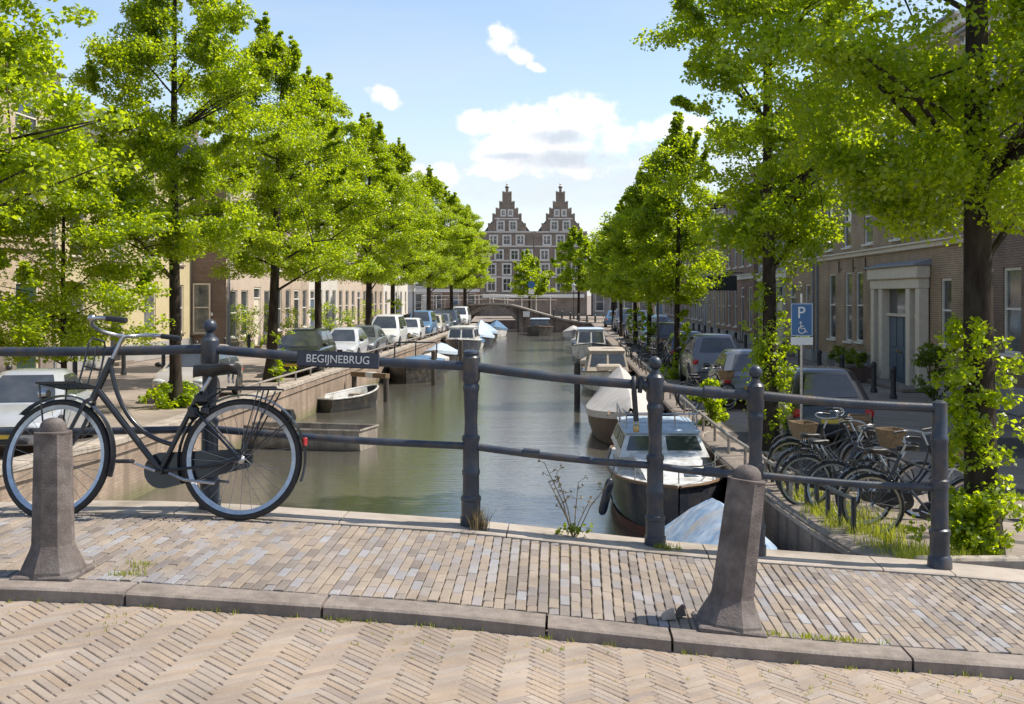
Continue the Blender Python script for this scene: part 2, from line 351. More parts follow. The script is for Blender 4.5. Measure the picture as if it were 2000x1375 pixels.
MT['tarp'] = pm('grey_tarp', (.53, .50, .47), (.42, .395, .37), 3, .75, bump=.5, bscale=6)
MT['bluetarp'] = pm('blue_white_tarp', (.16, .28, .46), (.50, .58, .68), 4.5, .5, bump=.8, bscale=4, c3=(.44, .33, .21), s3=1.6)
MT['deepblue'] = pm('blue_canvas', (.06, .125, .22), (.10, .19, .31), 3, .7, bump=.4, bscale=7)
MT['paleblue'] = pm('pale_blue_canvas', (.34, .43, .53), (.46, .53, .60), 3, .6, bump=.4, bscale=7)
MT['beige'] = pm('beige_canvas', (.48, .41, .33), (.40, .34, .27), 3, .7, bump=.3, bscale=7)
MT['teak'] = pm('teak', (.20, .12, .065), (.13, .08, .045), 5, .5, stretch=(1, 8, 1))
MT['brass'] = pm('brass', (.45, .36, .16), (.3, .22, .1), 12, .4, metal=.8)
MT['signblue'] = pm('sign_blue', (.035, .12, .27), (.045, .14, .30), 3, .4)
MT['signwhite'] = pm('sign_white', (.78, .76, .72), (.7, .68, .64), 4, .4)
MT['signgrey'] = pm('sign_slate', (.035, .042, .058), (.045, .052, .07), 6, .5)
MT['terracotta'] = pm('terracotta', (.16, .10, .08), (.10, .065, .055), 7, .8)
MT['asphalt'] = brick_mat('street_bricks', (.25, .205, .17), (.31, .26, .215), (.10, .088, .075), .2, .1, .01, .3, wscale=.5)
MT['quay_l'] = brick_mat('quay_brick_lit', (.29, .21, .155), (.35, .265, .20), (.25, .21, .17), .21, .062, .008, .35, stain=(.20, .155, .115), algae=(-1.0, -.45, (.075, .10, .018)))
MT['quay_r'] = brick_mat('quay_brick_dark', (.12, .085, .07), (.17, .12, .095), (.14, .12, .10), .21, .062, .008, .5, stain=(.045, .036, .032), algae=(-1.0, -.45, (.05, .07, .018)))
MT['bridge_brick'] = brick_mat('bridge_brick', (.17, .115, .09), (.22, .15, .12), (.16, .14, .12), .21, .062, .008, .35, stain=(.09, .07, .06))
MT['b_brown'] = brick_mat('brick_brown', (.41, .295, .185), (.48, .35, .23), (.16, .135, .11))
MT['b_dark'] = brick_mat('brick_dark', (.25, .175, .13), (.30, .215, .16), (.11, .09, .08))
MT['b_red'] = brick_mat('brick_red', (.28, .175, .13), (.34, .215, .16), (.19, .16, .13))
MT['b_grey'] = brick_mat('brick_grey', (.29, .26, .235), (.36, .325, .29), (.2, .18, .16))
MT['p_cream'] = brick_mat('sandstone_cream', (.46, .365, .26), (.50, .40, .285), (.44, .36, .265), 1.2, .42, .012, .2, stain=(.43, .35, .25))
MT['p_yellow'] = pm('plaster_yellow', (.56, .48, .29), (.50, .42, .25), 1.2, .85, bump=.15, bscale=30)
MT['p_pink'] = pm('plaster_pink', (.54, .44, .35), (.46, .375, .295), 1.2, .85, bump=.15, bscale=30)
MT['p_white'] = pm('plaster_white', (.62, .58, .52), (.54, .50, .44), 1.2, .8, bump=.15, bscale=30)
MT['p_grey'] = pm('plaster_grey', (.36, .345, .33), (.29, .275, .265), 1.2, .85, bump=.2, bscale=30)
MT['b_buff'] = brick_mat('brick_buff', (.42, .325, .24), (.48, .38, .29), (.40, .34, .27))
MT['gable'] = brick_mat('gable_brick', (.24, .18, .135), (.29, .225, .17), (.22, .19, .16), .4, .13, .015)
MT['gablestone'] = pm('gable_stone', (.66, .62, .56), (.54, .50, .45), 2, .8)
# ------------------------------------------------------------------ terrain
_xs = np.linspace(-14, 14, 561)
_zd = np.interp(_xs, [-14, -8.4, -6, -4, -3.2, -2.6, -2.12, -.56, .54, 1.14, 2.24, 3, 4, 6, 10, 14],
                [1.15, 1.35, 1.60, 1.70, 1.728, 1.73, 1.715, 1.612, 1.49, 1.437, 1.362, 1.285, 1.15, .92, .55, .3])
_k = np.exp(-np.linspace(-2, 2, 21)**2); _k /= _k.sum()
_zd = np.convolve(np.pad(_zd, 10, mode='edge'), _k, mode='valid')
def zd(x): return float(np.interp(x, _xs, _zd))
def slope(x): return (zd(x+.05)-zd(x-.05))/.1
XL, XR, ZW = -8.4, 2.85, -0.98
def gz(x, y):
    y = y/FS
    if y <= 5.3: return zd(x) if y > -8 else zd(x)*max(0, (y+30)/22)
    f = float(np.interp(y, [5.3, 6.5, 8, 10, 12, 16, 20], [1, .68, .42, .27, .16, .04, 0])); return zd(x)*f
def sheet(name, xs, ys, fz, mat):
    V = [(x, y, fz(x, y)) for y in ys for x in xs]; n = len(xs)
    F = [(j*n+i, j*n+i+1, (j+1)*n+i+1, (j+1)*n+i) for j in range(len(ys)-1) for i in range(n-1)]
    mb = MB(); mb.add(V, F); return mb.build(name, mat, smooth=40, kind='structure')
ys = [-60, -30, -20, -10, -4, 0, 3, 4, 5.3, 5.9, 6.5, 7.2, 8, 9, 10, 11, 12, 14, 16, 18, 20, 30, 50, 80, 104]; ys = [v*FS if v > 0 else v for v in ys]
sheet('right_quay_street', [XR-.06, 3.1, 3.5, 4, 5, 6, 8, 10, 14, 40, 400], ys, lambda x, y: gz(min(x, 14), y)-.02, MT['asphalt'])
sheet('left_quay_street', [-400, -40, -14, -12, -10, -9, XL+.05], ys, lambda x, y: gz(max(x, -14), y)-.02, MT['asphalt'])
sheet('far_ground', [-700, -200, -60, 0, 60, 200, 700], [104*FS, 200, 400, 1000, 3500], lambda x, y: -.02, MT['asphalt'])

# water
def water_mat():
    m, nt, b = new_mat('canal_water'); L = nt.links
    b.inputs['Base Color'].default_value = (.080, .074, .060, 1); b.inputs['Roughness'].default_value = .13; b.inputs['IOR'].default_value = 2.3
    b.inputs['Specular IOR Level'].default_value = 1.0
    tc = nt.nodes.new('ShaderNodeTexCoord'); prev = None
    for sx, sy, s, st, ds in ((.45, 2.2, .55, .16, .06), (.42, 2.4, 2.2, .32, .025), (.5, 2.2, 7.0, .42, .012)):
        mp = nt.nodes.new('ShaderNodeMapping'); mp.inputs['Scale'].default_value = (sx, sy, 1); mp.inputs['Rotation'].default_value = (0, 0, R(3)); L.new(tc.outputs['Object'], mp.inputs[0])
        n = nt.nodes.new('ShaderNodeTexNoise'); n.inputs['Scale'].default_value = s; n.inputs['Detail'].default_value = 4; L.new(mp.outputs[0], n.inputs['Vector'])
        bn = nt.nodes.new('ShaderNodeBump'); bn.inputs['Strength'].default_value = st; bn.inputs['Distance'].default_value = ds; L.new(n.outputs[0], bn.inputs['Height'])
        if prev: L.new(prev, bn.inputs['Normal'])
        prev = bn.outputs[0]
    L.new(prev, b.inputs['Normal']); return m
MT['water'] = water_mat()
sheet('canal_water', [-14, XL, 0, XR+.2], [-10, 5, 30, 60, 104*FS], lambda x, y: ZW, MT['water'])
sheet('canal_bed', [-14, 0, XR+.2], [-10, 30, 104.5*FS], lambda x, y: -2.4, MT['sand'])

# canal walls with capstones
def quay_wall(name, x, sgn, yy, mat, label, ytop=0.0, lip=0.0):
    """sgn: +1 the wall body lies to +x of the face"""
    root = thing(name, label, 'quay wall', (x, 0, 0))
    mb = MB(); rings = []
    for y in yy:
        t = gz(x, y)-.10+lip; rings.append([(0, y, -2.3), (sgn*.45, y, -2.3), (sgn*.45, y, t), (0, y, t)])
    mb.loft(rings); mb.build('wall', mat, root)
    y = yy[0]; k = 0; sh = {}
    while y < 56:
        ln = rnd.choice((1.0, 1.15, .9)); y1 = y+ln; za, zb = gz(x, y)+lip, gz(x, y1)+lip
        if ln not in sh:
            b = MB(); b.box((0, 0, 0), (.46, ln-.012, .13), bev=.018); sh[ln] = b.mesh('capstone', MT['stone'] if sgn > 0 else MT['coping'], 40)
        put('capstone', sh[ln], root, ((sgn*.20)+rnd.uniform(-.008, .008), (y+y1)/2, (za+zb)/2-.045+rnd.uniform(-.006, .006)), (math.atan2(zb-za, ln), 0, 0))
        y = y1
    mb = MB(); a, b2 = y, yy[-1]
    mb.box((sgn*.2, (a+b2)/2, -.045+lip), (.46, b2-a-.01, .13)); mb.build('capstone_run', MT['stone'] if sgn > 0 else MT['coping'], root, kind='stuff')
    return root
ysw = [5.42, 5.9, 6.5, 7.2, 8, 9, 10, 11, 12, 14, 16, 18, 20, 30, 50, 70, 92.2]; ysw = [v*FS for v in ysw]
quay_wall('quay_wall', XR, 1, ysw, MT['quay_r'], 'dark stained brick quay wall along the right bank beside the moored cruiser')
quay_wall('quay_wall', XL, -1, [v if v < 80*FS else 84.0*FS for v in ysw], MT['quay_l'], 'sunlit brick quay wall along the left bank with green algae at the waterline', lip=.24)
w = MB(); w.box((-11.5, 84*FS+.25, -1.2), (6.2, .5, 2.5)); w.build('quay_return_wall', MT['quay_l'], kind='structure')
w = MB(); w.box((-3, 104.2*FS, -1.2), (24, .4, 2.36)); w.build('canal_end_wall', MT['bridge_brick'], kind='structure')

# ------------------------------------------------------------------ near bridge: body, road, kerb, footpath, coping
CY0, CY1 = 5.075*FS, 5.34*FS
xs_b = list(np.linspace(XL-.3, XR+.5, 60))
mb = MB(); rings = []
for x in xs_b: rings.append([(x, -4, -2.2), (x, CY1-.06, -2.2), (x, CY1-.06, zd(x)-.13), (x, -4, zd(x)-.20)])
mb.loft(rings); body = mb.build('bridge_body', MT['bridge_brick'], kind='structure')
KY0, KY1 = 3.80*FS, 3.925*FS          # kerb front / back
def strip(name, y0, y1, dz, mat, x0=-8, x1=6.5, n=90):
    xs = np.linspace(x0, x1, n); return sheet(name, list(xs), [y0, (y0+y1)/2, y1], lambda x, y: zd(x)+dz, mat)
path = strip('footpath', KY1+.028, CY0+.01, -.012, MT['sand'])
road = sheet('road', list(np.linspace(-8, 6.5, 90)), [-8, 0, 3, KY0+.02], lambda x, y: zd(x)-.084+.035*(KY0-max(y, 1)), MT['sand'])
kerb = strip('kerb_bed', KY0+.03, KY1+.03, -.075, MT['sand'])
# brick meshes
def brick_mesh(name, l, w_, h, mat, seed):
    r = random.Random(seed); e = .0032
    def ring(a, b, z): return [(-a+r.uniform(-.0015,.0015), -b+r.uniform(-.0015,.0015), z), (a+r.uniform(-.0015,.0015), -b, z), (a, b+r.uniform(-.0015,.0015), z), (-a, b, z)]
    mb = MB(); mb.loft([ring(l/2, w_/2, -h), ring(l/2, w_/2, -e), ring(l/2-e, w_/2-e, r.uniform(-.0008, .0008))]); return mb.mesh(name, mat)
def pave(parent, mat, mat_s, dims, sites, jit, cap=300):
    """sites: (x, y, rz, dz) sorted so that the first show largest; the first `cap` become parts"""
    ms = [brick_mesh('brick', dims[0], dims[1], .05, mat, k) for k in range(5)]
    for x, y, rz, dz in sites[:cap]:
        s = slope(x); o = put('brick', rnd.choice(ms), parent, (x, y, zd(x)+dz+rnd.uniform(-jit, jit)))
        o.rotation_euler = (Matrix.Rotation(-math.atan(s)+rnd.uniform(-.010, .010), 3, 'Y') @ Matrix.Rotation(rnd.uniform(-.009, .009), 3, 'X') @ Matrix.Rotation(rz+rnd.uniform(-.012, .012), 3, 'Z')).to_euler()
    mb = MB()
    for x, y, rz, dz in sites[cap:]:
        s = slope(x); M = Matrix.Translation((x, y, zd(x)+dz+rnd.uniform(-jit, jit))) @ Matrix.Rotation(-math.atan(s)+rnd.uniform(-.010, .010), 4, 'Y') @ Matrix.Rotation(rnd.uniform(-.009, .009), 4, 'X') @ Matrix.Rotation(rz+rnd.uniform(-.012, .012), 4, 'Z')
        a, b, e = dims[0]/2, dims[1]/2, .0032
        mb.loft([[(-a,-b,-.03),(a,-b,-.03),(a,b,-.03),(-a,b,-.03)], [(-a,-b,-e),(a,-b,-e),(a,b,-e),(-a,b,-e)], [(-a+e,-b+e,0),(a-e,-b+e,0),(a-e,b-e,0),(-a+e,b-e,0)]], M=M)
    mb.build('brick_paving', mat_s, parent, kind='stuff')
def view(x, y, z):
    return 1103+FPX*x/y, 576+FPX*(CAMZ-z)/y
# footpath: stretcher rows running away from the road
shorts = []; P_W, P_L = .0500, .170; sites = []
nx = int(10.0/P_W)
for i in range(nx):
    x = -4.6+i*P_W; off = (i % 2)*P_L/2+rnd.uniform(-.012, .012); wav = .010*math.sin(x*2.1)+.006*math.sin(x*5.3)
    for j in range(-1, 12):
        y = KY1+.03+P_L*(j+.5)+off
        y0, y1 = max(y-P_L/2, KY1+.025), min(y+P_L/2, CY0-.02)
        if y1-y0 < .03: continue
        if y1-y0 < P_L*.92: shorts.append((x+wav*(y-KY1)*2, (y0+y1)/2, y1-y0)); continue
        sites.append((x+wav*(y-KY1)*2, y, R(90), .0))
def pxsize(s):
    u, v = view(s[0], s[1], zd(s[0])); inside = -60 < u < 2060 and v < 1400
    return (0 if inside else 1, s[1]+abs(s[0])*.05)
sites.sort(key=pxsize)
pave(path, MT['brick_path'], MT['brick_path_s'], (P_L-.0045, P_W-.0045), sites, .0018)
# half bricks closing the rows against kerb and coping: one long soldier row each
mb = MB()
for x, y, l in shorts: mb.box((x, y, zd(x)-.015+rnd.uniform(-.002,.002)), (P_W-.005, l-.004, .03), bev=.003)
mb.build('brick_closers', MT['brick_path_s'], path, kind='stuff')
# road: herringbone at 45 degrees
FALL = .035; RW, RL = .0425, .1700; sites = []
seen = set()
for gx in range(-115, 116):
    for gy in range(-115, 116):
        t = (gx-gy) % 8
        if t < 4: key = (gx-t, gy, 0); cx, cy, rz = (gx-t+2)*RW, (gy+.5)*RW, 0
        else: o_ = 7-t; key = (gx, gy-o_, 1); cx, cy, rz = (gx+.5)*RW, (gy-o_+2)*RW, R(90)
        if key in seen: continue
        seen.add(key)
        a = R(45); X = cx*math.cos(a)-cy*math.sin(a); Y = cx*math.sin(a)+cy*math.cos(a)+3.6
        if -3.7 < X < 4.2 and 3.0 < Y < KY0+.085: sites.append((X, Y, rz+a, -.058+FALL*(KY0-Y)))
def rkey(s):
    u, v = view(s[0], s[1], zd(s[0])-.06); return (0 if (-70 < u < 2070 and v < 1440) else 1, s[1])
sites.sort(key=rkey)
pave(road, MT['brick_road'], MT['brick_road_s'], (RL-.0048, RW-.0048), sites, .0015)
# kerb stones
x = -4.4
for ln in (.72, .74, 1.02, .86, .98, .55, 1.05, .98, 1.0, .9, .9):
    n = 6; rings = []
    for i in range(n+1):
        xx = x+.006+(ln-.012)*i/n; z = zd(xx); f = .009
        rings.append([(xx, KY0, z-.16), (xx, KY0-.004, z-f), (xx, KY0+f*.8, z), (xx, KY1, z+.002), (xx, KY1, z-.16)])
    m_ = MB(); m_.loft(rings); m_.build('kerb_stone', MT['stone'], kerb, smooth=30); x += ln
# coping stones
coping = thing('bridge_coping', 'pale stone coping along the canal edge of the bridge under the railing', 'coping', (0, 0, 0))
x = -4.5
for ln in (1.1, 1.12, .96, .98, 1.18, 1.02, .42, .76, .34):
    n = 6; rings = []
    for i in range(n+1):
        xx = x+.004+(ln-.008)*i/n; z = zd(xx)+.012
        rings.append([(xx, CY0, z-.15), (xx, CY0, z-.008), (xx, CY0+.01, z), (xx, CY1-.02, z+.002), (xx, CY1, z-.015), (xx, CY1, z-.15)])
    m_ = MB(); m_.loft(rings); m_.build('coping_stone', MT['coping'], coping, smooth=30); x += ln

# ------------------------------------------------------------------ railing
rail = thing('bridge_railing', 'dark blue grey iron railing with ball topped posts across the bridge', 'railing', (0, 5.2*FS, 0))
def post_mesh(ball, slim=False):
    mb = MB()
    prof = [(.072, 0), (.072, .055), (.064, .06), (.064, .15), (.068, .155), (.068, .175), (.056, .185), (.054, .30), (.060, .31), (.060, .33), (.055, .34), (.054, .505), (.060, .515), (.060, .535), (.046, .548),
            (.042, .62), (.050, .80), (.056, .815), (.056, .835), (.047, .85), (.060, .875), (.060, 1.005), (.047, 1.02), (.030, 1.03)]
    mb.lathe([(r*.90, z) for r, z in prof], 14)
    return mb.mesh('post', MT['rail'], 35)
pm_ = post_mesh(True); bm_ = MB(); bm_.lathe([(.03, -.02), (.034, 0), (.024, .012), (.026, .022)], 12); bm_.sphere((0, 0, .060), .041, 16, 10); ballm = bm_.mesh('finial', MT['rail'], 60)
cm_ = MB(); cm_.lathe([(.044, -.012), (.05, 0), (.046, .012), (.02, .022)], 14); capm = cm_.mesh('post_cap', MT['rail'], 40)
POSTS = [(-3.9, 1), (-2.12, 1), (-.56, 0), (.54, 1), (1.14, 1)]
for x, b in POSTS:
    p = put('post', pm_, rail, (x, 0, zd(x)+.012), (0, 0, rnd.uniform(0, 6)))
    put('finial' if b else 'post_cap', ballm if b else capm, p, (0, 0, 1.03))
# end post: plain tube with collars
mb = MB(); mb.lathe([(.075, 0), (.07, .06), (.058, .075), (.058, .19), (.064, .2), (.064, .225), (.052, .235), (.05, .47), (.058, .48), (.058, .52), (.05, .53), (.048, .74), (.054, .75), (.054, .78), (.047, .79), (.045, .985), (.02, 1.0)], 14)
xe = 2.24; put('post', mb.mesh('post', MT['rail'], 35), rail, (xe, 0, zd(xe)+.012))
def rail_run(h, r):
    xs = [p[0] for p in POSTS]+[xe]
    for a, b in zip(xs[:-1], xs[1:]):
        n = 8; pts = [(a+(b-a)*i/n, 0, zd(a)+(zd(b)-zd(a))*i/n+h-.012*math.sin(math.pi*i/n)) for i in range(n+1)]
        m_ = MB(); m_.tube(pts, r, 12); m_.build('rail', MT['rail'], rail, smooth=50)
rail_run(.965, .028); rail_run(.488, .022)
m_ = MB(); z0 = zd(-3.9)
m_.tube([(-7.5, 0, zd(-7.5)+.94), (-3.9, 0, z0+.965)], .03, 12); m_.build('rail', MT['rail'], rail, smooth=50)
m_ = MB(); m_.tube([(-7.5, 0, zd(-7.5)+.46), (-3.9, 0, z0+.488)], .024, 12); m_.build('rail', MT['rail'], rail, smooth=50)
for x, h, r in ((.88, .965, .036), (.88, .488, .03), (-.2, .488, .028)):   # sleeve joints
    z = zd(x)+h-.006; m_ = MB(); s = slope(x); m_.tube([(x-.05, 0, z-s*.05), (x+.05, 0, z+s*.05)], r, 12); m_.build('sleeve', MT['rail'], rail, smooth=50)

def text_mesh(name, body, size, mat, parent, M, ext=.002, sx=1.0, align='CENTER'):
    cu = bpy.data.curves.new(name, 'FONT'); cu.body = body; cu.size = size; cu.extrude = ext; cu.align_x = align; cu.align_y = 'CENTER'; cu.offset = .0
    ob = bpy.data.objects.new('tmp', cu); C.objects.link(ob); dg = bpy.context.evaluated_depsgraph_get(); dg.update()
    me = bpy.data.meshes.new_from_object(ob.evaluated_get(dg)); bpy.data.objects.remove(ob); bpy.data.curves.remove(cu)
    me.name = name; me.transform(Matrix.Scale(sx, 4, (1, 0, 0))); me.transform(M); me.materials.clear(); me.materials.append(mat)
    return put(name, me, parent)
# name plate
sx_, sw = -1.345, .49; zc = (zd(-1.6)+zd(-1.1))/2+.952
sign = thing('bridge_name_sign', 'slate grey enamel bridge name plate fixed to the top rail, white letters', 'sign', (sx_, 5.2*FS-.045, zc)); sign.rotation_euler = (0, -math.atan(slope(sx_))*-.0+R(2.2), 0)
m_ = MB(); m_.box((0, 0, 0), (sw, .012, .094), bev=.006); m_.build('plate', MT['signgrey'], sign)
text_mesh('lettering', 'BEGIJNEBRUG', .066, MT['signwhite'], sign, Matrix.Translation((0, -.009, .0)) @ Matrix.Rotation(R(90), 4, 'X'), .001, .93)
for q in (-.2, .2): m_ = MB(); m_.box((q, .018, 0), (.03, .03, .05)); m_.build('bracket', MT['rail'], sign)
# cut strap with padlock
strap = thing('chain_lock', 'dark fabric sleeved chain with brass padlock hanging from the top rail', 'lock', (.425, 5.2*FS, zd(.425)+.965))
m_ = MB(); m_.tube([(0, .036, 0), (-.01, .02, .034), (-.012, -.02, .034), (-.014, -.038, 0), (-.012, -.036, -.06), (-.006, -.034, -.14), (0, -.032, -.22)], .016, 8); m_.tube([(.02, .036, .0), (.03, .02, .036), (.03, -.02, .036), (.028, -.038, 0), (.02, -.036, -.05)], .014, 8)
m_.build('sleeve', MT['plastic'], strap, smooth=60)
m_ = MB(); m_.box((0, -.032, -.262), (.036, .02, .046), bev=.006); m_.tube([(-.012, -.032, -.24), (-.012, -.032, -.222), (0, -.032, -.212), (.012, -.032, -.222), (.012, -.032, -.24)], .005, 6); m_.build('padlock', MT['brass'], strap, smooth=50)

# ------------------------------------------------------------------ stone bollards
def bollard(x, y, label, r, h, tilt=0.0, tilt2=0.0, rot=0.0):
    root = thing('stone_bollard', label, 'bollard', (x, y, zd(x)-.01))
    root.rotation_euler = (tilt2, tilt, 0); root['group'] = 'stone bollards on the bridge kerb'
    mb = MB(); mb.lathe([(r*1.62, 0), (r*1.58, .04), (r*1.15, .125), (r*1.05, .15), (r*1.04, .16), (r*.92, h*.90), (r*.94, h*.905)], 8, ph=R(22.5)+rot)
    mb.build('shaft', MT['bollard'], root)
    mb = MB(); mb.lathe([(r*.90, h*.905), (r*.90, h*.915), (r*.66, h*.918), (r*.66, h*.935), (r*.6, h*.965), (r*.42, h*.99), (r*.2, h), (.004, h*1.002)], 20)
    mb.build('cap', MT['bollard'], root, smooth=45)
    mb = MB(); q = r*1.55; mb.box((0, 0, .012), (q*2, q*2, .03), bev=.008); mb.build('foot', MT['bollard'], root)
    return root
bollard(-2.345, 3.99*FS, 'upright octagonal stone bollard with domed cap beside the front bicycle wheel', .090, .725, rot=R(12))
bollard(.755, 4.02*FS, 'leaning octagonal stone bollard with domed cap beside the kerb', .101, .755, tilt=R(7.5), tilt2=R(-2), rot=R(-8))
# dislodged stone and loose pieces near the leaning bollard
root = thing('loose_stone', 'broken pale paving fragment lying beside the leaning bollard', 'stone', (.475, 4.03*FS, zd(.475)+.004), .5)
m_ = MB(); m_.loft([[(-.04,-.02,0),(.03,-.03,0),(.05,.02,0),(-.02,.03,0)], [(-.03,-.012,.035),(.022,-.02,.05),(.03,.016,.04),(-.016,.02,.02)]]); m_.build('fragment', MT['coping'], root)
m_ = MB(); m_.loft([[(.05,0,0),(.10,-.01,0),(.11,.03,0),(.06,.03,0)], [(.06,.004,.04),(.09,0,.055),(.095,.02,.05),(.07,.02,.03)]]); m_.build('chip', MT['bollard'], root)

# ------------------------------------------------------------------ bicycles
def arc(cx, cz, r, a0, a1, n=24, y=0.0): return [(cx+r*math.cos(R(a0+(a1-a0)*i/n)), y, cz+r*math.sin(R(a0+(a1-a0)*i/n))) for i in range(n+1)]
def ribbon(mb, pts, wdt, th, M=None):
    """bent band in the x-z plane, with width along y"""
    rings = []
    for i, p in enumerate(pts):
        a = Vector(pts[max(i-1, 0)]); b = Vector(pts[min(i+1, len(pts)-1)]); t = (b-a).normalized(); n = Vector((-t.z, 0, t.x)); p = Vector(p)
        rings.append([p+Vector((0, -wdt/2, 0))-n*th, p+Vector((0, 0, 0))+n*th*.9, p+Vector((0, wdt/2, 0))-n*th, p-n*th*.2])
    mb.loft(rings, M=M)
def wheel(parent, M, r=.35, seg=40, spokes=28, full=True, tyremat='rubber', rimmat='rim', hub=True):
    mb = MB(); q = r-.019
    mb.tube([(q*math.cos(2*math.pi*i/seg), 0, q*math.sin(2*math.pi*i/seg)) for i in range(seg)], .0195, 8, closed=True, M=M)
    w_ = mb.build('wheel', MT[tyremat], parent, smooth=60)
    mb = MB(); q = r-.046
    rings = []
    for i in range(seg+1):
        a = 2*math.pi*i/seg; c, s = math.cos(a), math.sin(a)
        rings.append([((q+dr)*c, dy, (q+dr)*s) for dr, dy in ((-.012, -.008), (.012, -.013), (.012, .013), (-.012, .008))])
    mb.loft(rings, caps=False, M=M); mb.build('rim', MT[rimmat], w_, smooth=50)
    mb = MB()
    for i in range(spokes):
        a = 2*math.pi*i/spokes; side = .03 if i % 2 else -.03; a2 = a+(.9 if (i//2) % 2 else -.9)
        mb.tube([(.025*math.cos(a2), side, .025*math.sin(a2)), (q*math.cos(a), 0, q*math.sin(a))], .0016, 3, M=M)
    mb.build('spokes', MT['spoke'], w_)
    mb = MB(); mb.tube([(0, -.05, 0), (0, -.034, 0), (0, -.03, 0), (0, .03, 0), (0, .034, 0), (0, .05, 0)], [.012, .028, .02, .02, .028, .012], 10, M=M); mb.build('hub', MT['steel'], w_, smooth=40)
    return w_
def bicycle(label, loc, rz, steer=0.0, lean=0.0, frame='black', style='oma', full=True, carrier=True, group=None, basket=False, rim='rim', crate=False):
    root = thing('bicycle', label, 'bicycle', loc, 0, group); root.rotation_euler = (lean, 0, rz)
    FM = MT[frame]; HX = 1.08; WR = .35
    Rh, BB = Vector((0,0,WR)), Vector((.47,0,.285)); HT, HB = Vector((.785,0,.915)), Vector((.868,0,.725)); ST = Vector((.275,0,.70))
    mb = MB(); n = 10 if full else 6
    mb.tube([HB+Vector((.012,0,-.03)), HT+Vector((-.006,0,.02))], .021, n)                    # head tube
    mb.tube([HB+Vector((-.012,0,.03)), BB], .019 if style == 'oma' else .017, n)               # down tube
    if style == 'oma':
        p0, p3 = HT+Vector((.002,0,-.01)), BB+(ST-BB)*.36
        c1, c2 = Vector((.735,0,.62)), Vector((.60,0,.475))
        pts = [p0*(1-t)**3+c1*3*t*(1-t)**2+c2*3*t*t*(1-t)+p3*t**3 for t in [i/12 for i in range(13)]]
        mb.tube(pts, .0135, n)
    else: mb.tube([HT+Vector((.005,0,-.03)), ST+Vector((.0,0,-.02))], .014, n)
    mb.tube([BB, ST], .015, n)
    for s in (-1, 1):
        mb.tube([BB+Vector((-.03,.02*s,0)), (.2,.045*s,.31), Rh+Vector((0,.055*s,0))], .009, 6)
        mb.tube([ST+Vector((.01,.015*s,-.06)), (.2,.04*s,.56), Rh+Vector((0,.055*s,0))], .008, 6)
    mb.tube([BB+Vector((0,-.035,0)), BB+Vector((0,.035,0))], .024, 10)
    mb.build('frame', FM, root, smooth=45)
    wheel(root, Matrix.Translation(Rh), WR, 48 if full else 28, 28 if full else 16, rimmat=rim)
    mb = MB(); ribbon(mb, arc(0, WR, WR+.022, 200 if full else 150, -22 if full else 10, 26), .056, .005); mb.build('rear_mudguard', FM if full else MT['black'], root, smooth=50)
    if full:
        mb = MB()
        for s in (-1, 1): mb.tube([(0,.06*s,WR), (-.30,.03*s,WR+.24)], .003, 4); mb.tube([(0,.06*s,WR), (-.20,.06*s,WR+.39)], .005, 5)
        mb.build('mudguard_stay', MT['black'], root)
        mb = MB(); mb.box((-.365, 0, WR+.10), (.02, .05, .05), bev=.006); mb.build('rear_light', MT['reflect'], root)
    # chain case, crank, pedals
    mb = MB(); ccw = .034
    ring = []
    a0 = [(BB.x+.105*math.cos(R(t)), BB.z+.105*math.sin(R(t))) for t in range(-100, 101, 20)]; a1 = [(.055*math.cos(R(t)), WR+.06*math.sin(R(t))) for t in range(80, 281, 40)]
    mb.loft([[(p[0], -.062-.0, p[1]) for p in a0+a1], [(p[0], -.062+ccw, p[1]) for p in a0+a1]]); mb.build('chain_case', MT['black'] if full else FM, root, smooth=40)
    ca = R(200); L_ = .165
    for s, t in ((-1, ca), (1, ca+math.pi)):
        e = BB+Vector((L_*math.cos(t), .095*s, L_*math.sin(t))); mb = MB()
        mb.tube([BB+Vector((0,.06*s,0)), BB+Vector((0,.085*s,0)), e], .008, 6); cr = mb.build('crank', MT['steel'], root, smooth=40)
        e = BB+Vector((L_*math.cos(t), .14*s, L_*math.sin(t))); m2 = MB(); m2.box(e, (.09, .075, .022), bev=.006); m2.build('pedal', MT['plastic'], cr)
    # saddle
    mb = MB(); S0 = Vector((.165, 0, .875)); mb.tube([ST+Vector((.01,0,-.03)), S0+Vector((.03,0,-.05))], .0125, 8); mb.build('seat_post', MT['steel'], root, smooth=40)
    mb = MB(); rings = []
    for x_, w_, h_ in ((-.135, .03, .0), (-.125, .085, .012), (-.09, .11, .018), (-.04, .10, .012), (.02, .06, .006), (.08, .032, .006), (.125, .024, .0), (.135, .01, -.006)):
        rings.append([(S0.x+x_, w_*math.sin(R(t))*1.0, S0.z+h_+(.022*math.cos(R(t)) if math.cos(R(t)) > 0 else .05*math.cos(R(t)))) for t in range(0, 360, 30)])
    mb.loft(rings); sd = mb.build('saddle', MT['leather'], root, smooth=60)
    for s in (-1, 1):
        m2 = MB(); m2.tube([S0+Vector((-.085,.045*s,-.03+.02*math.cos(i)))+Vector((.0,.014*math.cos(i*1.6),-.045*i/14-.0+.014*math.sin(i*1.6))) for i in range(15)], .004, 5)
        m2.build('saddle_spring', MT['steel'], sd)
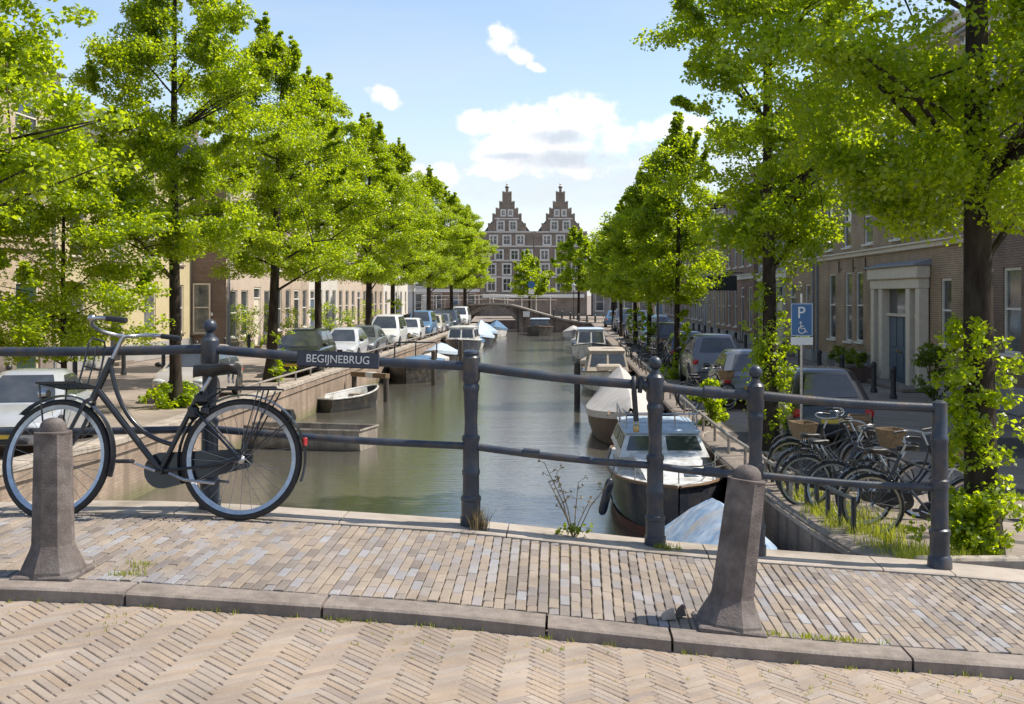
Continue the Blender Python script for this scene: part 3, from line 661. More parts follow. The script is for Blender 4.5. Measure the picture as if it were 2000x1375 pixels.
    # rear rack
    if full or style == 'oma':
        mb = MB(); zt = WR+.405
        for s in (-1, 1): mb.tube([(.20,.05*s,zt-.05), (.14,.055*s,zt), (-.20,.055*s,zt), (-.22,.045*s,zt-.002)], .0055, 6); mb.tube([(-.13,.055*s,zt), (-.03,.06*s,WR+.02)], .005, 5); mb.tube([(-.10,.055*s,zt), (.0,.06*s,WR+.02)], .004, 5)
        for x_ in (.12, .02, -.08, -.2): mb.tube([(x_,-.055,zt), (x_,.055,zt)], .0045, 5)
        mb.tube([(.1,0,zt+.012), (-.19,0,zt+.012)], .006, 6)
        mb.build('luggage_rack', MT['black'], root, smooth=40)
    if full:
        mb = MB(); mb.box((.245, -.0, .70), (.075, .10, .085), bev=.025); mb.box((.29, 0, .62), (.06, .075, .09), bev=.02); mb.box((.215, 0, .63), (.05, .11, .07), bev=.02); mb.build('frame_lock', MT['plastic'], root, smooth=40)
        mb = MB(); mb.tube([(.40,-.05,.27), (.30,-.09,.235), (.10,-.11,.215)], .009, 6); mb.tube([(.40,.05,.27), (.30,.09,.235), (.12,.11,.215)], .009, 6); mb.build('kickstand', MT['steel'], root, smooth=40)
    # steered assembly
    ax = (HT-HB).normalized(); S = Matrix.Translation(HB) @ Matrix.Rotation(steer, 4, ax) @ Matrix.Translation(-HB); FH = Vector((HX, 0, WR))
    mb = MB()
    for s in (-1, 1): mb.tube([HB+Vector((.005,.0,-.02)), HB+Vector((.03,.045*s,-.045)), HB+Vector((.10,.052*s,-.2)), FH+Vector((-.03,.055*s,.05)), FH+Vector((0,.055*s,0))], [.013,.012,.012,.009,.009], 7, M=S)
    mb.build('fork', FM, root, smooth=45)
    wheel(root, S @ Matrix.Translation(FH), WR-.0, 48 if full else 28, 28 if full else 16, rimmat=rim)
    mb = MB(); ribbon(mb, arc(HX, WR, WR+.022, 150 if not full else 196, 45, 24), .056, .005, M=S); mb.build('front_mudguard', FM if full else MT['black'], root, smooth=50)
    mb = MB(); st = HT+ax*.165
    mb.tube([HT+ax*.0, st], .0125, 8, M=S)
    bar = []
    for s in (-1, 1):
        pts = [st, st+Vector((.05,.04*s,.006)), st+Vector((.085,.12*s,.018)), st+Vector((.075,.21*s,.04)), st+Vector((0,.275*s,.055)), st+Vector((-.10,.29*s,.045)), st+Vector((-.20,.295*s,.03))] if style == 'oma' else \
              [st, st+Vector((.03,.08*s,.01)), st+Vector((.03,.2*s,.03)), st+Vector((-.03,.27*s,.03)), st+Vector((-.14,.29*s,.02))]
        # smooth the bend
        fine = []
        for i in range(len(pts)-1):
            a, b_, c_, d_ = pts[max(i-1,0)], pts[i], pts[i+1], pts[min(i+2,len(pts)-1)]
            for k in range(4):
                t = k/4; fine.append(.5*((2*b_)+(c_-a)*t+(2*a-5*b_+4*c_-d_)*t*t+(3*b_-a-3*c_+d_)*t**3))
        fine.append(pts[-1]); mb.tube(fine, .0115, 8, M=S); bar.append(fine)
    hb = mb.build('handlebar', MT['steel'], root, smooth=50)
    for f in bar:
        m2 = MB(); m2.tube([f[-6], f[-3], f[-1]], .0165, 9, M=S); m2.build('grip', MT['plastic'], hb, smooth=50)
    if full:
        m2 = MB(); m2.sphere(bar[1][12]+Vector((0,0,.03)), (.026,.026,.02), 12, 6, M=S); m2.build('bell', MT['steel'], hb, smooth=60)
    if carrier:
        mb = MB(); zt = WR+.43; x0, x1, hw = HX-.16, HX+.09, .13
        for s in (-1, 1): mb.tube([(x0,hw*s,zt), (x1,hw*s,zt)], .007, 6, M=S); mb.tube([(HX+.07,hw*s,zt), (HX+.02,.065*s,WR)], .0055, 5, M=S)
        mb.tube([(x0,-hw,zt), (x0,hw,zt)], .007, 6, M=S); mb.tube([(x1,-hw,zt), (x1,hw,zt)], .007, 6, M=S)
        for k in range(1, 6): y_ = -hw+2*hw*k/6; mb.tube([(x0,y_,zt), (x1,y_,zt)], .0042, 5, M=S)
        mb.tube([(x0+.13,-hw,zt), (x0+.13,hw,zt)], .004, 5, M=S); mb.tube([(x0+.19,-hw,zt), (x0+.19,hw,zt)], .004, 5, M=S)
        # upright bag frame in front of the bars
        for y_ in (-.085, 0, .085): mb.tube([(x0+.005,y_,zt), (x0-.02,y_,zt+.12), (x0-.035,y_,zt+.235)], .006 if y_ else .0045, 6, M=S)
        fr = [(x0-.035,-.085,zt+.235), (x0-.037,-.06,zt+.27), (x0-.037,.06,zt+.27), (x0-.035,.085,zt+.235)]; mb.tube(fr, .006, 6, M=S); mb.tube([(x0-.015,-.085,zt+.1), (x0-.015,.085,zt+.1)], .0045, 5, M=S)
        mb.build('front_carrier', MT['black'], root, smooth=45)
        mb = MB(); mb.tube([(HX+.095,0,zt-.045), (HX+.135,0,zt-.045), (HX+.145,0,zt-.045)], [.025,.036,.034], 12, M=S); mb.build('headlamp', MT['steel'], root, smooth=45)
    if basket:
        mb = MB(); zt = .80; cx = HX+.02
        rings = [[(cx+a*.8*q, b_*q, z_) for a, b_ in ((-.16,-.19),(0,-.21),(.16,-.19),(.19,0),(.16,.19),(0,.21),(-.16,.19),(-.19,0))] for q, z_ in ((.72,zt),(.8,zt+.05),(.9,zt+.13),(1,zt+.22),(1.04,zt+.235),(.95,zt+.235),(.7,zt+.03))]
        mb.loft(rings, M=S); mb.build('basket', MT['wicker'], root, smooth=40)
    if crate:
        mb = MB(); zt = .82; cx = HX-.02
        for z_ in (.03, .11, .19):
            for s in (-1, 1): mb.box((cx, .2*s, zt+z_), (.32, .014, .06), M=S); mb.box((cx+.16*s, 0, zt+z_), (.014, .4, .06), M=S)
        mb.box((cx, 0, zt), (.3, .38, .014), M=S); mb.build('crate', MT['wood'], root)
    return root
bicycle('black step through bicycle leaning on the railing with front carrier and grey handlebar', ((470-1103)/338, 5.0*FS+.02, zd(-1.85)+.003), R(180), steer=R(-13), lean=R(7), full=True)
# ------------------------------------------------------------------ foliage
def leaves_mesh(name, centers, rad, per, size, mat, seed, flat=.65, up=.55):
    g = np.random.default_rng(seed); nC = len(centers); n = nC*per
    c = np.repeat(np.asarray(centers, dtype=np.float32), per, 0); rr = np.repeat(np.asarray(rad, dtype=np.float32), per)[:, None]
    p = g.normal(size=(n, 3)).astype(np.float32); p /= np.linalg.norm(p, axis=1, keepdims=True)+1e-6
    p *= (g.random((n, 1))**.45).astype(np.float32)*rr; p[:, 2] *= flat; p[:, 2] -= .25*np.hypot(p[:, 0], p[:, 1])
    pos = c+p
    nrm = g.normal(size=(n, 3)).astype(np.float32); nrm[:, 2] = np.abs(nrm[:, 2])+up*.6; nrm /= np.linalg.norm(nrm, axis=1, keepdims=True)
    d = g.normal(size=(n, 3)).astype(np.float32)+p/rr*.8; d[:, 2] -= .5
    d -= nrm*(d*nrm).sum(1, keepdims=True); d /= np.linalg.norm(d, axis=1, keepdims=True)+1e-6
    s = np.cross(nrm, d); L = (size*(.6+.7*g.random((n, 1)))).astype(np.float32)
    V = np.stack([pos-d*L*.45, pos+s*L*.40-d*L*.08+nrm*L*.10, pos+d*L*.55, pos-s*L*.40-d*L*.08+nrm*L*.10], 1).reshape(-1, 3)
    F = np.arange(n*4, dtype=np.int32).reshape(-1, 4)
    return npmesh(name, V, F, mat)
def crown_shape(seed, H, rad, z0, n, prof=None, drop=0.0):
    """cluster centres in the volume of a linden crown: ragged egg, broader low down, with limbs that stick out"""
    g = random.Random(seed); ph = [g.uniform(0, 6.28) for _ in range(8)]; out = []; mul = []; k = 0
    limbs = [(g.uniform(0, 6.28), g.uniform(.0, .97), g.uniform(.72, 1.42)) for _ in range(54)]
    while len(out) < n:
        k += 1
        if g.random() < .66:
            a, t, e = g.choice(limbs); q = g.uniform(.25, 1)**.6; a += g.gauss(0, .10); tt = t+q*.06*(1-t)+g.gauss(0, .015)
        else: a, tt, e, q = g.uniform(0, 6.28), g.random()**1.1, .92, g.random()**.45
        tt = min(max(tt, 0), 1)
        f = (math.sin(math.pi*min(1, (tt*.86+.14))**.80))**.75 if prof is None else prof(tt)
        lob = 1+.17*math.sin(2*a+ph[0]+5*tt)+.14*math.sin(3*a+ph[1]-9*tt)+.13*math.sin(15*tt+ph[2]+a)+.08*math.sin(5*a+ph[3]+21*tt)
        r = rad*f*lob*e*q*.92
        out.append((r*math.cos(a), r*math.sin(a), z0+tt*H-drop*r*q)); mul.append(1.0)
    for k in range(15):                                   # slim shoots that stick out of the outline
        a, tt = g.uniform(0, 6.28), g.uniform(.25, 1.0); f = (math.sin(math.pi*min(1, (tt*.86+.14))**.80))**.75; r = rad*f*.85; zb = z0+tt*H; up = g.uniform(.15, 1.0) if tt < .8 else 1.0
        for i in range(8):
            q = i/7*g.uniform(.9, 1.1)*1.0; out.append(((r+q*(1.1-up)*.8)*math.cos(a)+g.gauss(0, .05), (r+q*(1.1-up)*.8)*math.sin(a)+g.gauss(0, .05), zb+q*up*.75)); mul.append(.52-.25*i/7)
    return out, mul
def tree_meshes(seed, H, rad, z0, nclus, per, size, tr, limb=16, crad=.36, lean=0.0, flat=.65):
    g = random.Random(seed*13+1); cl, lm = crown_shape(seed, H, rad, z0, nclus)
    crown = leaves_mesh('crown', cl, [crad*g.uniform(.7, 1.25)*q for q in lm], per, size, MT['leaf'], seed, flat)
    mb = MB(); top = z0+H*.88; pts = []; n = 12
    for i in range(n+1):
        t = i/n; pts.append((lean*t+.05*math.sin(3*t+seed)*(t > .05), .05*math.sin(2.3*t+seed*2)*(t > .05), -.1+top*t))
    rs = [tr*(1.35 if i == 0 else 1.0)*(1-.80*(i/n)**1.25) for i in range(n+1)]
    mb.tube(pts, rs, 12)
    trunk = mb.mesh('trunk', MT['bark'], 60)
    mb = MB()
    for k in range(limb):
        t = g.uniform(.0, .8); zb = z0*.86+t*H*.8; i = min(n-1, int(zb/top*n)); b = Vector(pts[i]).lerp(Vector(pts[i+1]), .5); zb = b.z
        near = sorted(cl, key=lambda c: abs(c[2]-(zb+H*.13))*1.0-math.hypot(c[0], c[1])*.55+g.uniform(0, 1.4))[0]
        e = Vector(near); m_ = b.lerp(e, .5)+Vector((g.uniform(-.15, .15), g.uniform(-.15, .15), .10+g.uniform(-.1, .25)))
        q = max(.014, rs[i]*.30); P = [b, b.lerp(m_, .6), m_, m_.lerp(e, .55), e]; mb.tube(P, [q, q*.8, q*.6, q*.4, q*.15], 6)
        for w_ in range(3):
            e2 = Vector(g.choice(cl)); s0 = P[2]
            if (e2-s0).length < rad*1.0: mb.tube([s0, s0.lerp(e2, .5)+Vector((0, 0, .06)), e2], [q*.45, q*.28, q*.08], 5)
    return trunk, mb.mesh('limbs', MT['bark'], 60), crown
def tree(label, loc, meshes, rz=0.0, scale=(1, 1, 1), group=None, cat='tree', name='linden_tree'):
    root = thing(name, label, cat, loc, rz, group); root.scale = scale
    for nm, me in zip(('trunk', 'limbs', 'crown'), meshes): put(nm, me, root)
    return root
def sprouts(root, seed, r, z0, z1, n, side=None, per=26, size=.085, spread=.18, mat='leaf', crad=.13):
    g = random.Random(seed); cl = []
    for k in range(n):
        a = g.uniform(0, 6.28) if side is None else side+g.gauss(0, .75); z = g.uniform(z0, z1); q = r+abs(g.gauss(0, spread)); cl.append((q*math.cos(a), q*math.sin(a), z))
    put('sprouts', leaves_mesh('sprouts', cl, [crad*g.uniform(.7, 1.3) for _ in cl], per, size, MT[mat], seed, .9), root, kind='stuff')
def blades(name, pts, h, mat, seed, n_each, spread, parent=None, kind='stuff', wd=.006, bend=.35):
    g = np.random.default_rng(seed); P = np.repeat(np.asarray(pts, dtype=np.float32), n_each, 0); n = len(P)
    P[:, :2] += g.normal(size=(n, 2))*spread; hh = h*(.4+.8*g.random((n, 1))); a = g.random((n, 1))*6.28; d = np.concatenate([np.cos(a), np.sin(a), np.zeros((n, 1))], 1)
    s = np.concatenate([-np.sin(a), np.cos(a), np.zeros((n, 1))], 1)*wd; lean = d*hh*bend*g.random((n, 1)); z = np.array([[0, 0, 1.0]])
    V = np.stack([P-s, P+s, P+s*.7+lean*.4+z*hh*.55, P-s*.7+lean*.4+z*hh*.55, P+lean+z*hh], 1).reshape(-1, 3)
    b = np.arange(n)[:, None]*5
    F = np.concatenate([np.concatenate([b, b+1, b+2, b+3], 1), np.concatenate([b+3, b+2, b+4, b+4], 1)], 0)
    me = bpy.data.meshes.new(name); me.from_pydata([tuple(v) for v in V.tolist()], [], [tuple(dict.fromkeys(f)) for f in F.tolist()]); me.materials.append(MT[mat])
    return put(name, me, parent, kind=kind)
GL, GR = 'lindens along the left quay', 'lindens along the right quay'
TA = tree_meshes(3, 8.5, 2.65, 3.85, 900, 125, .086, .17, 22)
TB = tree_meshes(8, 8.3, 2.7, 3.75, 900, 125, .086, .18, 20, lean=.5)
TC = tree_meshes(15, 8.2, 2.65, 3.8, 850, 105, .10, .16, 18)
left = [  # px of trunk, Y, meshes, rot, scale, label, rz
    (-10.5, 13.6, TA, 2.6, (1.12, 1.12, 1.08), 'tall linden whose bright crown hangs into the upper corner over the silver saloon'),
    (-10.5, 23.5, TA, 0.3, (.98, .98, 1.06), 'tall linden with straight dark trunk and leafy shrub at its foot beside the beige car'),
    (-10.3, 30.3, TB, .25, (1.05, 1.05, 1.0), 'linden with leaning forked trunk in front of the dark car on the left quay'),
    (-10.3, 36.2, TC, 2.1, (1.05, 1.05, 1.0), 'linden next along the quay after the leaning one, behind the bridge name plate'),
    (-10.3, 45.6, TA, 3.9, (1.1, 1.1, .98), 'linden rising behind the white van on the left quay'),
    (-10.3, 52.3, TC, 5.0, (1.0, 1.0, 1.0), 'linden beside the blue minibus on the left quay'),
    (-10.3, 66.0, TB, 2.0, (1.1, 1.1, 1.0), 'linden beyond the blue minibus on the left quay'),
    (-10.3, 79.0, TC, .6, (1.15, 1.15, 1.0), 'last but one linden of the left row before the arched bridge'),
    (-10.6, 92.5, TA, 1.6, (1.15, 1.15, .98), 'last linden of the left row beside the arched bridge'),
]
LT = [tree(l, (x, y*FS, gz(x, y*FS)-.03), me, rz, s, GL) for x, y, me, rz, s, l in left]
sprouts(LT[1], 31, .32, .0, .55, 44, per=36, size=.12, spread=.20, crad=.18)
sprouts(LT[2], 32, .28, .05, 1.9, 34, side=.6, per=22, size=.10); sprouts(LT[2], 33, .25, 0, .5, 12, side=-.4, per=26, size=.1)
sprouts(LT[3], 34, .22, .2, 2.6, 22, side=0, per=18, size=.1)
sprouts(LT[4], 35, .28, 0, .9, 26, side=-1.0, per=30, size=.12); sprouts(LT[5], 36, .26, .2, 2.8, 30, side=.5, per=24, size=.12); sprouts(LT[6], 37, .3, 0, 1.1, 24, per=24, size=.12)
TY = tree_meshes(22, 5.8, 2.2, 1.55, 520, 100, .085, .075, 14, crad=.38)
ty = tree('young linden with slim trunk and low spreading crown behind the black bicycle', (-12.4, 21.6*FS, -.03), TY, .2, (1.12, 1.0, 1.0), GL)
# right row
TN = tree_meshes(41, 7.6, 2.05, 3.35, 1100, 130, .062, .165, 18, crad=.32)
near = tree('large shaded linden with thick dark trunk and leafy shoots beside the end of the railing', (4.12, 8.55*FS, gz(4.12, 8.55*FS)-.03), TN, .6, (1.0, 1.0, 1.0), GR)
sprouts(near, 51, .19, .05, 2.35, 105, side=2.95, per=34, size=.058, spread=.13, crad=.11); sprouts(near, 52, .20, .1, .7, 60, side=3.3, per=36, size=.058, spread=.15, crad=.11)
sprouts(near, 53, .19, .5, 2.2, 26, side=-.1, per=24, size=.058, spread=.15, crad=.10)
R2 = tree_meshes(47, 8.6, 1.75, 3.4, 620, 110, .078, .145, 22, crad=.32)
t2 = tree('linden with leafy trunk behind the disabled parking sign on the right quay', (3.95, 16.7*FS, -.01), R2, 1.2, (1.05, 1.05, 1.08), GR)
sprouts(t2, 54, .18, .1, 3.2, 80, per=26, size=.07, spread=.12); sprouts(t2, 55, .18, 1.2, 2.5, 40, per=26, size=.07, spread=.16)
RS = tree_meshes(61, 6.2, 2.0, 2.9, 640, 90, .10, .12, 16)
right = [(4.1, 31.5, RS, .2, (1.0, 1.0, .98), 'linden with leafy foot standing behind the railing post with padlock'),
         (4.1, 42.5, RS, 2.2, (1.05, 1.05, .98), 'linden beside the lantern post on the right quay'),
         (4.1, 51.0, RS, 4.0, (1.1, 1.1, .95), 'linden just beyond the lantern post on the right quay'),
         (4.1, 63.0, RS, 5.2, (1.15, 1.15, .98), 'linden near the far end of the right row before the arched bridge'),
         (4.3, 77.0, RS, 1.2, (1.1, 1.1, 1.0), 'linden last in the right row beside the far row of parked cars')]
RT = [tree(l, (x, y*FS, -.03), me, rz, s, GR) for x, y, me, rz, s, l in right]
sprouts(RT[0], 56, .2, 0, .6, 26, per=30, size=.13, spread=.25, crad=.2); sprouts(RT[0], 57, .2, .2, 2.5, 40, side=-.2, per=20, size=.12)
sprouts(RT[1], 58, .2, .2, 2.6, 36, side=2.8, per=20, size=.13); sprouts(RT[2], 59, .2, .2, 2.4, 36, per=20, size=.13)
# small trees beyond the arched bridge
FT = tree_meshes(71, 4.4, 2.2, 2.4, 260, 60, .17, .12, 10)
tree('small round tree in front of the left stepped gable', (-4.6, 112*FS, 0), FT, .4, (1.25, 1.25, 1.2), None)
tree('dark small tree standing at the right ramp of the arched bridge', (1.6, 103*FS, 0), FT, 2.0, (1.5, 1.5, 1.5), None)
tree('small tree between the right gable and the last right quay linden', (6.5, 110*FS, 0), FT, 4.0, (1.4, 1.4, 1.35), None)

# ------------------------------------------------------------------ houses
WCACHE = {}
def window_meshes(w, h, style, mat):
    k = (round(w, 2), round(h, 2), style, mat)
    if k in WCACHE: return WCACHE[k]
    f = .075; mb = MB(); dp = .09
    mb.box((0, 0, f/2), (w, dp, f)); mb.box((0, 0, h-f/2), (w, dp, f))
    for s in (-1, 1): mb.box((s*(w-f)/2, 0, h/2), (f, dp-.006, h-2*f))
    if style in ('sash', 'sash6'):
        mb.box((0, .004, h*.52), (w-2*f, dp-.02, .055))
        if style == 'sash6':
            mb.box((0, .006, h*.27), (.028, .04, h*.46)); mb.box((0, .006, h*.75), (.028, .04, h*.44))
    elif style == 'cross':
        mb.box((0, .002, h*.66), (w-2*f, dp-.01, .06)); mb.box((0, .004, h*.33), (.05, dp-.02, h*.6))
    fm = mb.mesh('window', MT[mat]); mb = MB(); mb.box((0, .012, h/2), (w-2*f+.01, .012, h-2*f+.01)); pa = mb.mesh('pane', MT['glass']); pb = pa.copy(); pb.materials.clear(); pb.materials.append(MT['glass_c'])
    mb = MB(); mb.box((0, -.10, -.035), (w+.16, .16, .07)); sl = mb.mesh('sill', MT['stone'] if mat != 'white' else MT['white'])
    WCACHE[k] = (fm, pa, pb, sl); return WCACHE[k]
def house(label, loc, rz, W, H, D, wall, ops, roof='pitch', rh=2.6, wmat='white', roofmat='roof', plinth=None, cornice='white', side=None, name='town_house', rsd=0, chim=True, pipe=None, band=None):
    """local: x along the front, -y outwards, z up; ops: (x, z, w, h, style)"""
    g = random.Random(rsd); root = thing(name, label, 'house', loc, rz, 'town houses')
    xs = sorted({0, W}|{o[0]-o[2]/2 for o in ops}|{o[0]+o[2]/2 for o in ops}); zs = sorted({0, H}|{o[1] for o in ops}|{o[1]+o[3] for o in ops})
    mb = MB(); RD = .16
    for a, b in zip(xs[:-1], xs[1:]):
        for c, d in zip(zs[:-1], zs[1:]):
            if b-a < 1e-4 or d-c < 1e-4: continue
            mx, mz = (a+b)/2, (c+d)/2
            if any(abs(mx-o[0]) < o[2]/2 and o[1] < mz < o[1]+o[3] for o in ops): continue
            mb.quad((a, 0, c), (b, 0, c), (b, 0, d), (a, 0, d))
    for x, z, w, h, st in ops:
        a, b, c, d = x-w/2, x+w/2, z, z+h
        mb.quad((a, 0, c), (a, RD, c), (b, RD, c), (b, 0, c)); mb.quad((a, 0, d), (b, 0, d), (b, RD, d), (a, RD, d))
        mb.quad((a, 0, c), (a, 0, d), (a, RD, d), (a, RD, c)); mb.quad((b, 0, c), (b, RD, c), (b, RD, d), (b, 0, d))
        mb.quad((a, RD+.03, c), (b, RD+.03, c), (b, RD+.03, d), (a, RD+.03, d))
    if not side:
        mb.quad((0, 0, 0), (0, 0, H), (0, D, H), (0, D, 0)); mb.quad((W, 0, 0), (W, D, 0), (W, D, H), (W, 0, H))
    mb.quad((0, D, 0), (0, D, H), (W, D, H), (W, D, 0)); mb.quad((0, 0, H), (W, 0, H), (W, D, H), (0, D, H))
    # keep winding as built
    me = mb.mesh('wall', MT[wall]); put('wall', me, root)
    if side:
        m2 = MB(); m2.quad((0, 0, 0), (0, 0, H), (0, D, H), (0, D, 0)); m2.build('side_wall', MT[side], root); m2 = MB(); m2.quad((W, 0, 0), (W, D, 0), (W, D, H), (W, 0, H)); m2.build('side_wall', MT[side], root)
    for x, z, w, h, st in ops:
        if st == 'hole': continue
        if st.startswith('door'):
            dm = {'door': 'darkpaint', 'doorb': 'bluedoor', 'doorg': 'greendoor', 'doorw': 'cream'}[st]
            tr = .62; hd = h-tr
            m2 = MB()
            for s in (-1, 1): m2.box((x+s*(w/2-.05), .09, z+h/2), (.1, .12, h))
            m2.box((x, .092, z+h-.05), (w-.2, .116, .1)); m2.box((x, .092, z+hd), (w-.2, .116, .07))
            df = m2.build('door_frame', MT[wmat], root)
            m2 = MB(); m2.box((x, .11, z+hd/2), (w-.2, .05, hd-.04))
            for q in (.25, .62):
                for s in (-1, 1): m2.box((x+s*(w-.2)*.22, .085, z+hd*q+.12), ((w-.2)*.34, .02, hd*.3), bev=.008)
            dd = m2.build('door', MT[dm], root); m2 = MB(); m2.sphere((x+(w-.2)*.36, .06, z+1.0), .035, 8, 6); m2.build('handle', MT['brass'], dd)
            m2 = MB(); m2.box((x, .115, z+hd+tr/2), (w-.2, .012, tr-.1)); m2.build('fanlight', MT['glass'], root)
            m2 = MB(); m2.box((x, -.22, z-.09 if z > .05 else .06), (w+.3, .44, .17 if z > .05 else .12)); m2.build('doorstep', MT['stone'], root)
            continue
        fm, pa, pb, sl = window_meshes(w, h, st, wmat)
        o = put('window', fm, root, (x, .09, z)); put('pane', pa if g.random() < .72 else pb, o); put('sill', sl, o)
    if plinth:
        m2 = MB(); cuts = sorted([(o[0]-o[2]/2-.02, o[0]+o[2]/2+.02) for o in ops if o[1] < plinth[1]]); a = 0
        for c0, c1 in cuts+[(W, W)]:
            if c0-a > .02: m2.box(((a+c0)/2, -.03, plinth[1]/2), (c0-a, .06, plinth[1]))
            a = c1
        m2.build('plinth', MT[plinth[0]], root)
    if band:
        m2 = MB(); m2.box((W/2, -.05, band[0]), (W, .1, band[1]), bev=.02); m2.box((W/2, -.09, band[0]+band[1]/2+.03), (W, .18, .06)); m2.build('string_course', MT[band[2]], root)
    if cornice:
        m2 = MB(); m2.box((W/2, -.10, H-.13), (W-.01, .2, .26), bev=.02); m2.box((W/2, -.18, H+.04), (W-.01, .36, .08)); m2.build('cornice', MT[cornice], root)
        m2 = MB(); m2.tube([(.02, -.40, H+.06), (W-.02, -.40, H+.06)], .06, 8); m2.build('gutter', MT['lead'], root, smooth=50)
    if roof == 'pitch':
        m2 = MB(); e = .15
        m2.prism([(-e, H+.09), (D*.5, H+.09+rh), (D+e, H+.09)], 0, W, 'x'); m2.build('roof', MT[roofmat], root)
        if chim: 
            m2 = MB(); cx = g.uniform(.2, .8)*W; m2.box((cx, D*.5, H+rh+.3), (.7, .55, 1.3)); m2.box((cx, D*.5, H+rh+1.0), (.8, .65, .12))
            for s in (-1, 1): m2.lathe([(.1, 0), (.085, .3)], 8, (cx+s*.18, D*.5, H+rh+1.05))
            m2.build('chimney', MT['b_dark'], root)
    if pipe is not None:
        m2 = MB(); m2.tube([(pipe, -.08, 0), (pipe, -.08, H-.3), (pipe, -.3, H+.02)], .05, 8); m2.build('drainpipe', MT['lead'], root, smooth=50)
    return root
def grid(W, cols, rows, w, st='sash', door=None, doorst='door', dw=1.2):
    """rows: (z, h); columns evenly spread; door: column index at ground floor"""
    ops = []; p = W/cols
    for r_, (z, h) in enumerate(rows):
        for c_ in range(cols):
            x = p*(c_+.5)
            if door is not None and r_ == 0 and c_ == door: ops.append((x, .15, dw, z+h-.15, doorst))
            else: ops.append((x, z, w, h, st))
    return ops
XF = -19.3
def sops(ops): return [(o[0]*FS, o[1], o[2]*1.22, o[3], o[4]) for o in ops]
def hl(y0, y1, x, H, D, wall, ops, **k):
    if k.get('pipe'): k['pipe'] *= FS
    return house(k.pop('label'), (x, y0*FS, 0), R(90), (y1-y0)*FS, H, D, wall, sops(ops), roofmat='slate', **k)
R3 = [(1.45, 2.6), (5.3, 2.2), (8.6, 1.6)]
hl(12, 33, XF, 11.2, 9, 'p_cream', grid(21, 6, R3, 1.5, 'sash6', 5, 'doorg', 1.5), label='wide cream sandstone house with tall sash windows behind the silver saloon', plinth=('stone', .9), cornice='cream', wmat='cream', rsd=1, band=(4.75, .3, 'p_cream'), pipe=20.8)
hl(33, 45, XF, 9.8, 9, 'p_yellow', grid(12, 4, [(1.1, 2.4), (4.5, 2.1), (7.3, 1.5)], 1.25, 'sash', 1, 'door'), label='yellow plastered house partly hidden by the straight trunked linden', plinth=('p_grey', .8), wmat='cream', rsd=2)
h3 = hl(45, 52.4, -17.5, 9.6, 8, 'p_pink', [(1.0, .75, 1.15, 2.5, 'sash'), (2.6, .75, 1.15, 2.5, 'sash'), (4.55, .15, 1.2, 3.3, 'doorw'), (6.2, .75, 1.15, 2.5, 'sash'), (1.0, 4.7, 1.1, 1.9, 'sash'), (3.0, 4.7, 1.1, 1.9, 'sash'), (5.0, 4.7, 1.1, 1.9, 'sash'), (6.6, 4.7, .8, 1.9, 'sash')], label='pinkish house with brown brick end wall showing beside the yellow house', side='b_dark', wmat='white', rsd=3, plinth=('stone', .5), pipe=.2)
fm, pa, pb, sl = window_meshes(.9, 2.6, 'sash', 'cream'); o = put('window', fm, h3, (-.05, 1.25, 1.0), (0, 0, R(-90))); put('pane', pb, o); put('sill', sl, o)
m2 = MB(); m2.box((-.03, .75, 2.0), (.05, .14, .18), bev=.01); m2.build('meter_box', MT['white'], h3)
for i, (a, b, H_, wall, d, lab, co) in enumerate([(52.4, 59.5, 9.2, 'b_buff', 2, 'buff brick house with white door frame behind the silver hatchback', 4), (59.5, 67, 10.2, 'p_white', 0, 'white plastered house behind the white van', 4), (67, 75, 9.4, 'p_pink', 3, 'pale pink house with white cornice beyond the white plastered one', 4), (75, 84, 10.4, 'b_buff', 1, 'tall buff brick house near the far end of the left row', 4), (84, 97, 9.8, 'p_white', 2, 'wide white house at the far end of the left row', 5)]):
    hl(a, b, -17.5, H_, 8, wall, grid(b-a, co, [(.85, 2.5), (4.5, 2.0), (7.2, 1.4)], 1.1, 'sash', d, 'doorb' if i % 2 else 'door'), label=lab, rsd=10+i, plinth=('stone', .5))
XG = 11.3
def hr(y0, y1, x, H, D, wall, ops, **k):
    if k.get('pipe'): k['pipe'] *= FS
    return house(k.pop('label'), (x, y1*FS, 0), R(-90), (y1-y0)*FS, H, D, wall, sops(ops), **k)   # local x runs from the far end towards the camera
hr(13.5, 24.4, XG, 10.2, 9, 'b_dark', [(1.1, 7.9, 1.1, 1.6, 'sash'), (3.4, 7.9, 1.1, 1.6, 'sash'), (5.8, 7.9, 1.1, 1.6, 'sash'), (8.2, 7.9, 1.1, 1.6, 'sash'), (1.0, 1.5, 1.0, 2.2, 'sash'), (2.4, 1.5, 1.0, 2.2, 'sash'), (4.3, .15, 1.2, 3.4, 'door'), (6.2, 1.0, 1.2, 2.6, 'sash'), (8.2, 1.0, 1.2, 2.6, 'sash'), (1.1, 4.7, 1.1, 2.1, 'sash'), (3.4, 4.7, 1.1, 2.1, 'sash'), (5.8, 4.7, 1.1, 2.1, 'sash'), (8.2, 4.7, 1.1, 2.1, 'sash')], label='dark brick house with white sashes behind the thick dark linden trunk', rsd=21, roofmat='slate', plinth=('p_grey', .7), pipe=.15)
